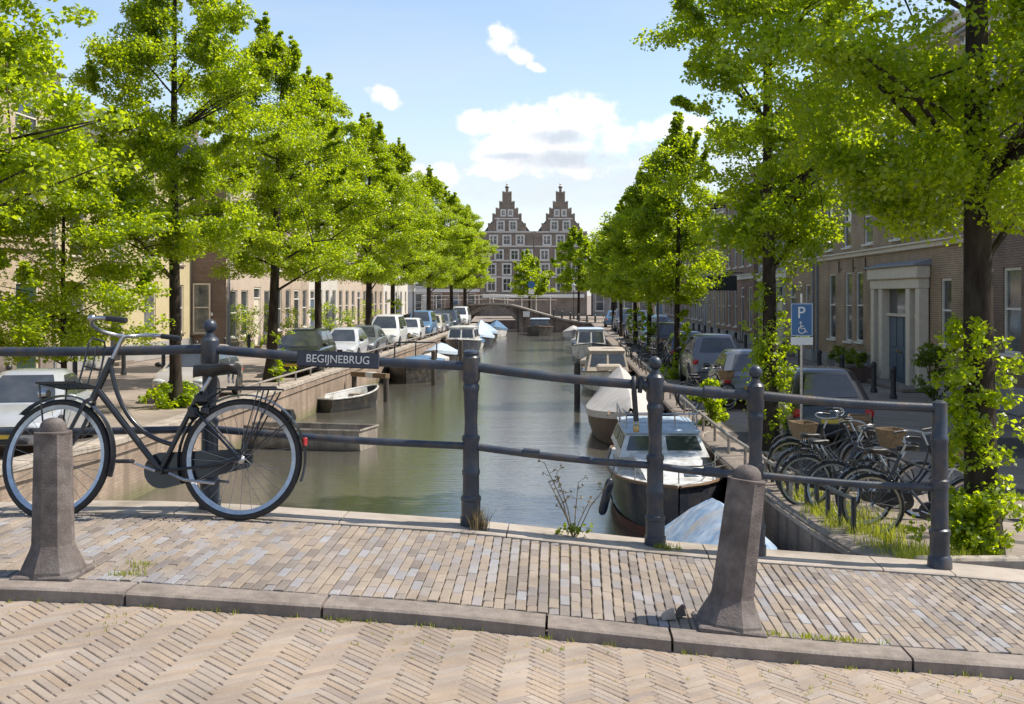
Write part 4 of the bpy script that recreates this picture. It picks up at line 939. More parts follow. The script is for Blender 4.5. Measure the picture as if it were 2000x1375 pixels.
hp = hr(24.4, 39, XG, 10.9, 9, 'b_brown', [(4.2, 7.6, 1.0, 1.6, 'sash'), (8.0, 7.6, 1.0, 1.6, 'sash'), (2.2, 1.15, 1.05, 2.75, 'sash'), (4.3, 1.15, .95, 2.75, 'sash'), (5.6, 1.2, .95, 2.7, 'sash'), (13.2, 1.5, .8, 2.0, 'sash'), (1.8, 4.9, 1.05, 2.0, 'sash'), (4.2, 4.9, 1.05, 2.0, 'sash'), (6.6, 4.9, 1.05, 2.0, 'sash'), (9.4, 4.9, 1.05, 2.0, 'sash'), (12.6, 4.9, 1.05, 2.0, 'sash'), (2.4, 7.6, 1.0, 1.3, 'sash'), (6.0, 7.6, 1.0, 1.3, 'sash'), (9.8, 7.6, 1.0, 1.3, 'sash'), (13.0, 7.6, 1.0, 1.3, 'sash')], label='brown brick house with cream pillared portal and blue door', rsd=22, roofmat='slate', plinth=('p_grey', .5), pipe=.25, band=(4.55, .16, 'cream'))
# portal: projecting surround with side lights, transom and blue door (local x 7.8 .. 12.2)
px0, px1, ph = 7.85*FS, 12.1*FS, 3.95
m2 = MB()
for x_ in (px0+.2, px0+1.25, px1-1.25, px1-.2): m2.box((x_, -.20, 1.62), (.38, .32, 3.16), bev=.02)
m2.box(((px0+px1)/2, -.20, 3.36), (px1-px0, .36, .32), bev=.02); m2.box(((px0+px1)/2, -.24, 3.72), (px1-px0+.16, .46, .40), bev=.03); m2.box(((px0+px1)/2, -.12, 2.33), (px1-px0-.1, .12, .09))
pr = m2.build('portal', MT['cream'], hp)
m2 = MB(); m2.prism([(-.55, 3.92), (-.55, 3.97), (.0, 4.12), (.0, 3.92)], px0-.15, px1+.15, 'x'); m2.build('portal_roof', MT['lead'], hp)
for x_ in (px0+.725, px1-.725):
    m2 = MB(); m2.box((x_, -.05, 1.75), (.68, .03, 2.8)); m2.build('side_light', MT['glass'], pr)
m2 = MB(); m2.box(((px0+px1)/2, -.06, 2.85), (2.9, .03, .98)); m2.build('transom_light', MT['glass'], pr)
m2 = MB(); m2.box(((px0+px1)/2, -.05, 1.2), (2.9, .06, 2.3))
for s in (-.84, 0, .84):
    for zz, hh in ((.62, .8), (1.75, 1.0)): m2.box(((px0+px1)/2+s, -.09, zz), (.62, .03, hh), bev=.012)
dd = m2.build('door', MT['bluedoor'], hp); m2 = MB(); m2.box(((px0+px1)/2-.3, -.12, 1.12), (.24, .03, .06)); m2.sphere(((px0+px1)/2+.1, -.13, 1.1), .045, 8, 6); m2.build('letter_box', MT['brass'], dd)
m2 = MB(); m2.box(((px0+px1)/2, -.55, .05), (px1-px0+.2, .7, .12), bev=.015); m2.build('doorstep', MT['stone'], hp)
m2 = MB(); m2.box((6.6*FS, -.42, .42), (2.2, .8, .86), bev=.02); m2.build('cellar_hood', MT['p_grey'], hp)
for x_ in (3.2*FS, 4.95*FS, 6.35*FS):                                # wall ties
    m2 = MB(); m2.box((x_, -.03, 4.15), (.05, .03, .5)); m2.box((x_+.22, -.03, 4.05), (.3, .03, .04)); m2.build('wall_anchor', MT['darkpaint'], hp)
hr(39, 44.3, XG-.05, 11.0, 9, 'b_brown', grid(5.3, 2, [(1.0, 2.5), (4.7, 2.0), (7.6, 1.6)], 1.0, 'sash', 0, 'doorg'), label='narrow brown brick house with grey rendered end wall next to the drainpipe', side='p_grey', rsd=23, roofmat='roof', plinth=('p_grey', .5), pipe=5.1)
hr(44.3, 52, XG+.25, 10.4, 9, 'p_grey', [(1.6, 7.8, 1.1, 1.7, 'sash'), (3.9, 7.8, 1.1, 1.7, 'sash'), (6.2, 7.8, 1.1, 1.7, 'sash'), (1.3, .8, 1.3, 2.7, 'sash'), (3.2, .8, 1.3, 2.7, 'sash'), (5.2, .15, 1.3, 3.4, 'doorw'), (6.9, .8, 1.0, 2.7, 'sash'), (1.6, 4.7, 1.1, 2, 'sash'), (3.9, 4.7, 1.1, 2, 'sash'), (6.2, 4.7, 1.1, 2, 'sash')], label='grey rendered house with broad white pilasters and pale door', rsd=24, roofmat='slate', band=(4.0, .4, 'white'))
hs = hr(52, 61, XG, 10.0, 9, 'b_red', grid(9, 4, [(.9, 2.6), (4.8, 2.0), (7.5, 1.5)], 1.15, 'sash', 2, 'door'), label='red brick house with a dark hanging sign over the pavement', rsd=25, plinth=('p_grey', .6), band=(4.1, .25, 'white'))
for i, (a, b, H_, wall, d, lab, co) in enumerate([(61, 69, 9.0, 'b_brown', 1, 'brown brick house beyond the hanging sign', 4), (69, 78, 9.8, 'b_grey', 3, 'grey brick house with white sashes far along the right quay', 4), (78, 88, 8.8, 'b_red', 2, 'red brick house near the far end of the right row', 4), (88, 100, 9.6, 'b_dark', 0, 'dark brick house at the far end of the right row', 5)]):
    hr(a, b, XG, H_, 9, wall, grid(b-a, co, [(.9, 2.5), (4.6, 2.0), (7.2, 1.2)], 1.15, 'sash', d, 'doorb'), label=lab, rsd=40+i, plinth=('p_grey', .5))
# hanging sign on its bracket
sg = thing('hanging_sign', 'dark blank hanging board on an iron bracket over the right pavement', 'sign', (XG-.02, 55.0*FS, 3.75))
m2 = MB(); m2.box((-1.35, 0, 0), (1.9, .12, .95), bev=.03); m2.build('board', MT['darkpaint'], sg); m2 = MB(); m2.tube([(0, 0, .65), (-2.3, 0, .65)], .03, 8); m2.tube([(-.6, 0, .65), (-.6, 0, .45)], .015, 6); m2.tube([(-2.1, 0, .65), (-2.1, 0, .45)], .015, 6); m2.build('bracket', MT['darkpaint'], sg)

# ------------------------------------------------------------------ stepped gable house and its neighbours beyond the far bridge
GY = 125.0*FS; s_ = GY/FPX
gr = thing('stepped_gable_house', 'brown brick house with twin stepped gables and white stone trim at the canal end', 'house', (0, GY, 0))
def X_(px): return (px-1103)*s_
def Z_(py): return CAMZ-(py-576)*s_
for cx, nm in ((990, 0), (1094.5, 1)):
    c = X_(cx); steps = [(52, 453), (37, 437), (28.5, 418), (22, 407), (15, 394), (9, 375), (2.6, 366)]
    if nm == 0: top = steps
    else: top = steps
    m2 = MB(); z0 = -.2
    for hw, py in top:
        m2.box((c, .45, (z0+Z_(py))/2), (hw*2*s_, .9, Z_(py)-z0)); z0 = Z_(py)
    m2.build('gable_wall', MT['gable'], gr)
    m2 = MB()
    for hw, py in top:                                       # stone copings on each step
        for s in (-1, 1): m2.box((c+s*(hw-2.0)*s_, .45, Z_(py)+.06), (4.6*s_ if hw > 4 else 7*s_, .98, .13))
    for py, hw in ((427, 24), (453, 48), (481, 51), (509, 51), (541, 51)): m2.box((c, -.04, Z_(py)), (hw*2*s_, .1, .20))
    for py, hw in ((434, 28), (466, 44), (494, 50)):
        for s in (-.62, .62): m2.box((c+s*hw*s_, -.035, Z_(py)), (2.2*s_, .08, 1.1))
    m2.lathe([(.16, 0), (.2, .1), (.1, .25), (.18, .42), (.02, .6)], 8, (c, .45, Z_(366)+.1)); m2.build('stone_trim', MT['gablestone'], gr)
    rows = [(416, [-7, 7], 5, 8), (441, [-12, 12], 10, 14), (469, [-26, 0, 26], 11.5, 15), (498, [-42, -15, 15, 42] if nm == 0 else [-31, -2, 28], 12, 16), (526, [-30, 0, 30], 13, 18), (556, [-30, 0, 30], 13, 22)]
    for py, offs, w_, h_ in rows:
        for o_ in offs:
            m3 = MB(); W2, H2 = w_*s_, h_*s_; x_, z_ = c+o_*s_, Z_(py)
            for s in (-1, 1): m3.box((x_+s*(W2/2+.12), -.05, z_), (.24, .14, H2+.48)); m3.box((x_, -.05, z_+s*(H2/2+.12)), (W2, .14, .24))
            m3.box((x_, -.015, z_), (.07, .07, H2)); m3.box((x_, -.012, z_+H2*.12), (W2, .06, .07))
            wn = m3.build('window', MT['gablestone'], gr); m3 = MB(); m3.box((x_, -.003, z_), (W2, .03, H2)); m3.build('pane', MT['glass'], wn)
m2 = MB(); m2.box((X_(1042), .6, (Z_(458)-.2)/2), (10*s_, .8, Z_(458)+.2)); m2.build('link_wall', MT['gable'], gr)
m2 = MB()
for cx in (990, 1094.5): m2.prism([(X_(cx-50), Z_(458)), (X_(cx), Z_(392)), (X_(cx+50), Z_(458))], .9, 14, 'y')
m2.build('roof', MT['slate'], gr); m2 = MB(); m2.box((X_(1042), 7.5, Z_(458)/2), (15.4, 13, Z_(458))); m2.build('rear_wall', MT['gable'], gr)
m2 = MB(); m2.box((X_(1042), -.12, Z_(578)), (14.6, .3, .5)); m2.build('shop_fascia', MT['white'], gr)
for x0, x1, H_, wall, lab, k in ((4.0, 10.2, 8.6, 'b_grey', 'grey brick house to the right of the twin stepped gables', 1), (10.2, 17, 10.8, 'b_brown', 'brown brick corner house at the canal end beyond the right lindens', 2), (17, 26, 9, 'b_red', 'red brick house at the canal end behind the right row', 3), (-19.5, -12.2, 9.4, 'b_red', 'red brick house to the left of the twin stepped gables', 4), (-28, -19.5, 10.5, 'p_white', 'white plastered house at the canal end behind the left row', 5)):
    house(lab, (x0, GY+.2, 0), 0, x1-x0, H_, 9, wall, grid(x1-x0, 3, [(.7, 2.5), (4.2, 2.0), (6.9, 1.3)], 1.2, 'sash', 1 if k != 1 else None, 'doorb'), rsd=60+k, roofmat='slate' if k % 2 else 'roof', band=(3.6, .4, 'white'))
# ------------------------------------------------------------------ arched far bridge
BY = 93.0*FS
bx = [-26, -17, -11.5, -8, -5.75, -4.64, -2.4, -.17, 2.0, 4.5]; bz = [0, .9, 1.9, 2.1, 1.95, 1.66, .99, .43, .05, .02]
fb = thing('arched_bridge', 'dark brick arched bridge with white railings crossing the canal at its far end', 'bridge', (0, BY, 0))
mb = MB(); AX, AW, AR = -7.8, 3.0, 2.55; xs = np.linspace(-17, 4.2, 107); V = []; rings = []
def bzf(x): return float(np.interp(x, bx, bz))
for x in xs:
    q = (x-AX)/AW; lo = -2.2 if abs(q) >= 1 else -1.05+AR*math.sqrt(1-q*q)
    rings.append([(x, 0, lo), (x, 0, bzf(x)-.12), (x, 6.5, bzf(x)-.12), (x, 6.5, lo)])
mb.loft(rings); mb.build('spandrel_wall', MT['bridge_brick'], fb)
mb = MB(); n = 26
for i in range(n):
    a0, a1 = math.pi*(i+.04)/n, math.pi*(i+.96)/n; q = [(AX+(AW+d)*math.cos(a), -1.05+(AR+d)*math.sin(a)) for a, d in ((a0, -.02), (a1, -.02), (a1, .42), (a0, .42))]
    mb.prism(q, -.05, .2, 'y')
mb.build('arch_ring', MT['stone'], fb)
mb = MB(); mb.loft([[(x, -.1, bzf(x)-.12), (x, -.1, bzf(x)+.06), (x, .3, bzf(x)+.06), (x, .3, bzf(x)-.12)] for x in np.linspace(-17, 4.2, 60)]); mb.build('coping', MT['coping'], fb)
mb = MB(); mb.loft([[(x, .3, bzf(x)-.11), (x, .3, bzf(x)+.0), (x, 6.2, bzf(x)+.0), (x, 6.2, bzf(x)-.11)] for x in np.linspace(-26, 6, 60)]); mb.build('carriageway', MT['coping'], fb)
rl = MB(); xs = np.arange(-16, 1.2, 1.6)
for yy_, xe_ in ((.08, -5.4), (6.1, -.9)):
    for h in (.95, .5):
        mb = MB(); mb.tube([(x, yy_, (bzf(x) if yy_ < 1 else max(bzf(x), 1.95))+h) for x in np.linspace(-16, xe_, 24)], .022, 6); mb.build('handrail', MT['white'], fb)
    for x in xs[xs < xe_+.3]:
        mb = MB(); mb.lathe([(.05, 0), (.035, .1), (.035, .93+(0 if yy_ < 1 else max(bzf(x), 1.95)-bzf(x))), (.05, .95+(0 if yy_ < 1 else max(bzf(x), 1.95)-bzf(x))), (.02, 1.0+(0 if yy_ < 1 else max(bzf(x), 1.95)-bzf(x)))], 8, (x, yy_, bzf(x)+.03)); mb.build('railing_post', MT['white'], fb)
mb = MB(); mb.box((-4.1, -.1, .95), (.7, .08, .6)); mb.build('sign_plate', MT['signwhite'], fb)
for x in (-5.0, -2.6): mb = MB(); mb.box((x, -.08, (bzf(x)-1.2)/2-.2), (.18, .16, bzf(x)+1.4)); mb.build('fender_pile', MT['pole'], fb)
g = 'bollards on the arched bridge ramp'
b0 = thing('ramp_bollard', 'short bollard on the bridge ramp right beside the end of the white railing', 'bollard', (-1.2, BY+1.8, bzf(-1.2)), 0, g); mb = MB(); mb.lathe([(.12, 0), (.1, .6), (.11, .75), (.03, .85)], 8); mb.build('shaft', MT['darkpaint'], b0)
for x, w_ in ((-.3, 'second'), (.6, 'third'), (1.5, 'fourth'), (2.4, 'fifth'), (3.3, 'last')): dup(b0, (x, BY+1.8, bzf(x)), 0, 'short bollard on the bridge ramp, %s down from the white railing' % w_)
def sign_round(x, y, z, label):
    s = thing('round_sign', label, 'sign', (x, y, z)); m_ = MB(); m_.tube([(0, .06, 0), (0, .06, 3.4)], .04, 6); m_.build('pole', MT['steel'], s)
    m_ = MB(); m_.tube([(0, 0, 2.95), (0, .03, 2.95)], .42, 18); m_.build('disc', MT['signblue'], s); m_ = MB(); m_.box((0, .01, 2.15), (.62, .03, .55)); m_.build('lower_plate', MT['signwhite'], s)
sign_round(-3.7, BY+5, 1.2, 'round blue road sign with white plate under it on the arched bridge')
def lamp(x, y, z, label, h=3.9):
    s = thing('street_lantern', label, 'street lamp', (x, y, z)); m_ = MB(); m_.lathe([(.11, 0), (.1, .35), (.06, .5), (.05, 1.2), (.042, h-.75), (.07, h-.72), (.03, h-.68)], 10); m_.build('pole', MT['darkpaint'], s, smooth=40)
    m_ = MB(); m_.lathe([(.13, h-.68), (.21, h-.18), (.2, h-.16)], 6); m_.build('lantern_glass', MT['hull_white'], s)
    m_ = MB(); m_.lathe([(.34, h-.16), (.33, h-.11), (.14, h+.0), (.07, h+.06), (.04, h+.16), (.01, h+.2)], 12); m_.build('lantern_hood', MT['lead'], s, smooth=40)
lamp(4.0, 37.4*FS, 0, 'tall dark street lantern with pale hood among the right quay lindens'); lamp(1.0, BY+5, .3, 'street lantern beside the dark small tree by the arched bridge'); lamp(-10.1, 58*FS, 0, 'dark street lantern among the left quay lindens')

# ------------------------------------------------------------------ cars
CARM = {}
def car(label, x, y, rz, kind, color, group):
    key = (kind, tuple(color)); y *= FS
    if key in CARM:
        return dup(CARM[key], (x, y, gz(x, y)-.0), rz, label)
    P = {'hatch': dict(L=3.95, W=1.70, zr=1.47, belt=.92, g=(-1.88, -1.22, .10, 1.12), hood=.78, r=.30),
         'saloon': dict(L=4.5, W=1.78, zr=1.43, belt=.92, g=(-1.75, -.85, .12, 1.22), hood=.76, r=.32),
         'suv': dict(L=4.35, W=1.82, zr=1.66, belt=1.05, g=(-2.02, -1.58, .18, 1.12), hood=.95, r=.35),
         'van': dict(L=4.5, W=1.84, zr=1.86, belt=1.12, g=(-2.15, -1.95, .55, 1.55), hood=.98, r=.33)}[kind]
    root = thing('parked_car', label, 'car', (x, y, gz(x, y)), rz, group); W = P['W']/2; L = P['L']/2; B = P['belt']; hd = P['hood']; g0, g1, g2, g3 = P['g']
    paint = car_paint('car_paint_'+'_'.join(str(int(c*1000)) for c in color), color)
    tail = B-.02 if kind != 'saloon' else B+.0
    st = [(-L, .45, .60, .76), (-L+.04, .30, tail-.16, .88), (-L+.14, .24, tail-.02, .93), (-L*.8, .20, tail, .97), (-L*.45, .18, B, 1), (0, .18, B-.01, 1), (g3-.25, .18, B-.02, .99), (g3+.05, .18, B-.05, .98), (L*.8, .20, hd, .95), (L-.16, .24, hd-.10, .88), (L-.05, .30, hd-.22, .80), (L, .40, .55, .70)]
    rings = []
    for xx, zl, zt, w_ in st:
        w_ *= W; c = [(0, zl), (w_*.86, zl), (w_*.97, zl+.07), (w_, zl+(zt-zl)*.5), (w_*.985, zt-.10), (w_*.93, zt-.02), (w_*.80, zt+.005), (0, zt+.025)]
        rings.append([(xx, a, b) for a, b in c]+[(xx, -a, b) for a, b in reversed(c[1:-1])])
    mb = MB(); mb.loft(rings)
    def gh(t):                                            # greenhouse section at height fraction t
        a = g0+(g1-g0)*t**.9; b = g3+(g2-g3)*t**.9; w_ = W*(.91-.25*t**1.35); z = B-.06+(P['zr']-B+.06)*t; e = .16
        return [(a, -w_+e, z), (a+e*.5, -w_, z), (b-e*.9, -w_, z), (b, -w_+e*1.2, z), (b, w_-e*1.2, z), (b-e*.9, w_, z), (a+e*.5, w_, z), (a, w_-e, z)]
    top = gh(1.0); cz = P['zr']
    mb.loft([gh(0), gh(.35), gh(.7), gh(.94)]+[[(p[0]*.93+(g1+g2)/2*.07, p[1]*.91, cz+.022) for p in top], [(p[0]*.75+(g1+g2)/2*.25, p[1]*.7, cz+.045) for p in top], [(p[0]*.4+(g1+g2)/2*.6, p[1]*.35, cz+.058) for p in top]])
    mb.build('body', paint, root, smooth=38)
    def gp(t, i, j, f):
        q = gh(t); return Vector(q[i]).lerp(Vector(q[j]), f)
    def pane(name, i, j, f0, f1, t0, t1, off):
        m_ = MB(); o = Vector(off); n = 3; rows = [[gp(t0+(t1-t0)*k/n, i, j, f0)+o for k in range(n+1)], [gp(t0+(t1-t0)*k/n, i, j, f1)+o for k in range(n+1)]]
        for k in range(n): m_.quad(rows[0][k], rows[1][k], rows[1][k+1], rows[0][k+1])
        m_.build(name, MT['glass'], root)
    pane('windscreen', 3, 4, -.06, 1.06, .12, .93, (.012, 0, .006)); pane('rear_window', 7, 0, .04, .96, .22, .90, (-.012, 0, .006))
    for i, j, s in ((1, 2, -1), (5, 6, 1)):
        if s < 0: fr = ((.05, .44), (.48, .94))
        else: fr = ((.06, .52), (.56, .95))
        if kind == 'van' and s: fr = (fr[0], fr[1])
        for a, b in fr: pane('side_window', i, j, a, b, .20, .90, (0, s*.008, .002))
    for wx in (-L+.78, L-.80):
        for s in (-1, 1):
            m_ = MB(); r = P['r']; m_.tube([(wx, s*(W-.12), r+.03), (wx, s*(W+.003), r+.03)], r+.055, 20); m_.build('wheel_arch', MT['plastic'], root)
            m_ = MB(); m_.tube([(wx, s*(W-.19), r), (wx, s*(W-.17), r), (wx, s*(W-.01), r), (wx, s*(W+.012), r)], [r*.92, r, r, r*.93], 20); wh = m_.build('wheel', MT['rubber'], root, smooth=50)
            m_ = MB(); m_.tube([(wx, s*(W+.0), r), (wx, s*(W+.018), r), (wx, s*(W+.022), r)], [r*.66, r*.64, r*.2], 14)
            m_.build('rim', MT['steel'], wh)
    hz = hd-.20
    for s in (-1, 1):
        m_ = MB(); m_.sphere((L-.15, s*W*.66, hz), (.13, .20, .085), 12, 8); m_.build('headlight', MT['lens'], root, smooth=60)
        m_ = MB(); m_.sphere((-L+.07, s*W*.80, tail-.20), (.06, .11, .10), 10, 6); m_.build('tail_light', MT['reflect'], root, smooth=60)
        m_ = MB(); m_.sphere((g3-.28, s*(W+.06), B+.08), (.07, .11, .075), 10, 6); m_.build('mirror', MT['plastic'] if kind != 'saloon' else paint, root, smooth=60)
    m_ = MB(); m_.box((L-.02, 0, hz-.03), (.05, W*.62, .13), bev=.02); m_.box((L-.0, 0, .33), (.06, W*1.1, .10), bev=.02); m_.build('grille', MT['plastic'], root)
    m_ = MB(); m_.box((L+.025, 0, .44), (.02, .5, .11)); m_.build('number_plate', MT['plate'], root); m_ = MB(); m_.box((-L-.01, 0, tail-.32), (.03, .5, .11)); m_.build('number_plate', MT['plate'], root)
    CARM[key] = root; return root
GLc, GRc = 'cars parked along the left quay', 'cars parked along the right quay'
SIL, WHT, BLK, GRY, BEI, BLU, NAV, RED = (.52, .53, .55), (.68, .68, .67), (.018, .02, .024), (.13, .14, .155), (.46, .42, .37), (.10, .20, .34), (.03, .045, .08), (.22, .03, .025)
car('silver saloon parked nose outwards at the near end of the left quay', -10.55, 17.2, R(-79), 'saloon', (.40, .41, .43), GLc)
for x, y, k, c, l, r in ((-10.75, 25.6, 'hatch', BEI, 'pale beige hatchback beside the straight trunked linden', -90), (-9.95, 33.3, 'suv', BLK, 'black off roader left of the bridge name plate', -90), (-9.95, 39.4, 'hatch', SIL, 'silver hatchback above the bridge name plate', -90), (-10.0, 43.6, 'saloon', GRY, 'grey saloon between the silver hatchback and the white van', -90), (-9.95, 48.9, 'van', WHT, 'white van parked on the left quay behind the bridge name plate', -90), (-9.95, 56.0, 'hatch', WHT, 'white hatchback between the white van and the blue minibus', -90), (-9.9, 65.4, 'hatch', BEI, 'beige hatchback right behind the blue minibus', -90), (-10.1, 61.6, 'van', BLU, 'blue minibus on the left quay', -90), (-9.9, 70, 'hatch', GRY, 'grey hatchback beyond the blue minibus', -90), (-9.9, 74.4, 'suv', NAV, 'navy car beyond the grey hatchback on the left quay', -90), (-9.9, 82.5, 'van', WHT, 'white van near the arched bridge', -90), (-12.6, 88, 'saloon', BLK, 'black saloon by the left end of the arched bridge', -90)):
    car(l, x, y, R(r), k, c, GLc)
for x, y, k, c, l in ((5.15, 18.1, 'hatch', BLK, 'black hatchback with shiny roof behind the bicycle rack'), (4.95, 24.2, 'hatch', GRY, 'grey hatchback beyond the black hatchback on the right quay'), (4.95, 29.6, 'suv', GRY, 'dark grey off roader with pale roof glare beside the right lindens'), (5.0, 36.0, 'hatch', NAV, 'navy hatchback before the lantern post'), (5.0, 41.5, 'suv', BLK, 'black off roader behind the lantern post'), (5.0, 47.5, 'van', BLU, 'blue van among the right quay lindens'), (5.0, 54, 'hatch', BLK, 'black hatchback beyond the blue van'), (5.0, 59.5, 'saloon', GRY, 'grey saloon far along the right quay'), (5.0, 67, 'hatch', NAV, 'navy hatchback far along the right quay'), (5.0, 73, 'van', GRY, 'grey van close to the far end of the right quay'), (4.6, 82, 'hatch', BLU, 'blue hatchback at the far end of the right quay'), (7.2, 84, 'hatch', SIL, 'silver hatchback at the far end of the right quay')):
    car(l, x, y, R(90 if k != 'van' else -90), k, c, GRc)

# ------------------------------------------------------------------ boats  (local x towards the bow, z = 0 at the waterline)
def boat(label, x, y, rz, L=4.5, B=1.8, F=.5, bow=.25, hull='hull_white', strake='teak', kind='open', cover=None, ridge=.6, stern=.82, blunt=2.2, boot=None, name='moored_boat', ridge2=None, inner=None):
    y *= FS; L *= 1.18
    root = thing(name, label, 'boat', (x, y, ZW), rz, 'boats moored along the canal'); n = 14
    def bt(t): return B/2*(stern+(1-stern)*min(1, t/.35)) * (max(1-max(0, (t-.42)/.58)**blunt, .0)**.75 if t > .42 else 1)+.012
    def gt(t): return F+bow*max(0, t-.25)**1.7/.61
    T = [i/n for i in range(n+1)]; ox = lambda t: (t-.5)*L
    def ring(t, k=1.0, dz=0):
        b, g = bt(t)*k, gt(t)+dz; rake = .10*L*max(0, t-.6)
        return [(ox(t)+0, -b, g), (ox(t)-rake*.25, -b*.97, g*.45), (ox(t)-rake*.6, -b*.86, .02), (ox(t)-rake, -b*.5, -.17), (ox(t)-rake*1.1, 0, -.26), (ox(t)-rake, b*.5, -.17), (ox(t)-rake*.6, b*.86, .02), (ox(t)-rake*.25, b*.97, g*.45), (ox(t), b, g)]
    mb = MB(); mb.loft([ring(t) for t in T], closed=False); mb.add(ring(0), [tuple(range(9))]); mb.build('hull', MT[hull], root, smooth=35)
    if boot:
        mb = MB()
        for s in (-1, 1):
            mb.loft([[(ox(t)-.07*L*max(0, t-.6), s*(bt(t)*.885+.006), .0), (ox(t)-.06*L*max(0, t-.6), s*(bt(t)*.93+.006), .16)] for t in T], closed=False)
        mb.build('boot_stripe', MT[boot], root)
    mb = MB()
    for s in (-1, 1): mb.tube([(ox(t), s*(bt(t)+.008), gt(t)) for t in T], .032, 6)
    mb.tube([(ox(0)-.01, -bt(0), gt(0)), (ox(0)-.01, bt(0), gt(0))], .032, 6); mb.build('gunwale', MT[strake], root, smooth=50)
    if kind == 'open':
        mb = MB(); mb.loft([[(ox(t), -bt(t)*.93, gt(t)-.01), (ox(t), -bt(t)*.80, .10), (ox(t), bt(t)*.80, .10), (ox(t), bt(t)*.93, gt(t)-.01)] for t in T[:-1]], closed=False); mb.add([(ox(0)+.05, -bt(0)*.9, gt(0)-.02), (ox(0)+.05, -bt(0)*.78, .1), (ox(0)+.05, bt(0)*.78, .1), (ox(0)+.05, bt(0)*.9, gt(0)-.02)], [(0,1,2,3)])
        mb.build('inner_shell', MT[inner or hull], root)
        for t in (.14, .45, .74):
            m_ = MB(); m_.box((ox(t), 0, gt(t)-.16), (.26, bt(t)*1.85, .035), bev=.008); m_.build('thwart', MT['wood'], root)
    else:
        mb = MB(); mb.loft([[(ox(t), -bt(t)*.985, gt(t)-.01), (ox(t), 0, gt(t)+.045), (ox(t), bt(t)*.985, gt(t)-.01)] for t in T], closed=False); mb.build('deck', MT['hull_white'] if kind != 'sloop' else MT['teak'], root, smooth=40)
    if cover:
        mb = MB(); rr = random.Random(int(x*31+y)); rings = []; nn = 22
        for i in range(nn+1):
            t = .01+.98*i/nn; h = ridge*(math.sin(math.pi*min(1, .16+.84*t))**.7) if ridge2 is None else ridge+(ridge2-ridge)*t
            h *= 1-max(0, (t-.8)/.2)**2*.75; sag = .05*math.sin(i*1.9)+.02*rr.uniform(-1, 1); b = bt(t)+.035; g = gt(t)
            rings.append([(ox(t), -b, g-.16), (ox(t), -b-.005, g+.02), (ox(t), -b*.62, g+h*.42+sag*.6), (ox(t), -b*.28, g+h*.80-sag*.4), (ox(t), 0, g+h+sag*.15), (ox(t), b*.28, g+h*.80+sag*.4), (ox(t), b*.62, g+h*.42-sag*.6), (ox(t), b+.005, g+.02), (ox(t), b, g-.16)])
        mb.loft(rings, closed=False); mb.add(rings[0], [tuple(range(9))]); mb.build('cover', MT[cover], root, smooth=45)
    root['len'] = L
    return root, bt, gt, ox
def outboard(root, x, z, mat='plastic'):
    m_ = MB(); m_.loft([[(x-.30,-.11,z+.12),(x+.02,-.11,z+.12),(x+.02,.11,z+.12),(x-.30,.11,z+.12)], [(x-.34,-.13,z+.30),(x+.02,-.12,z+.34),(x+.02,.12,z+.34),(x-.34,.13,z+.30)], [(x-.28,-.10,z+.50),(x-.02,-.10,z+.52),(x-.02,.10,z+.52),(x-.28,.10,z+.50)]]); m_.box((x-.12, 0, z-.2), (.14, .09, .7), bev=.03)
    m_.tube([(x+.0, 0, z+.25), (x+.35, .05, z+.32)], .02, 6); m_.build('outboard_motor', MT[mat], root, smooth=30)
def cabin(root, x0, x1, w0, w1, z0, z1, mat, rake=(.25, .1), roofmat=None, name='cabin', win=True):
    """a wheelhouse with sloping front, glazed on all sides"""
    r0, r1 = rake; m_ = MB()
    def lv(t, g=0): a = x0+r1*t; b = x1-r0*t; w_ = w0+(w1-w0)*t; z = z0+(z1-z0)*t; return [(a, -w_, z), (b, -w_*.96, z), (b, w_*.96, z), (a, w_, z)]
    m_.loft([lv(0), lv(1)]); c = m_.build(name, MT[mat], root)
    m_ = MB(); q = lv(1); m_.loft([[(p[0]+(.06 if p[0] > (x0+x1)/2 else -.06), p[1]*1.05, z1+.0) for p in q], [(p[0]+(.06 if p[0] > (x0+x1)/2 else -.06), p[1]*1.05, z1+.04) for p in q], [(p[0]*.9+(x0+x1)*.05, p[1]*.8, z1+.085) for p in q]]); m_.build(name+'_roof', MT[roofmat or mat], root, smooth=30)
    if win:
        def pn(i, j, f0, f1, t0, t1, off):
            a, b = lv(t0), lv(t1); P = [Vector(a[i]).lerp(Vector(a[j]), f0), Vector(a[i]).lerp(Vector(a[j]), f1), Vector(b[i]).lerp(Vector(b[j]), f1), Vector(b[i]).lerp(Vector(b[j]), f0)]
            m2 = MB(); m2.quad(*[p+Vector(off) for p in P]); m2.build('cabin_window', MT['glass'], root)
        for f in ((.06, .48), (.54, .95)):
            pn(1, 2, *f, .28, .88, (.012, 0, .004)); pn(3, 0, *f, .28, .88, (-.012, 0, .004)); pn(0, 1, *f, .3, .86, (0, -.012, 0)); pn(2, 3, *f, .3, .86, (0, .012, 0))
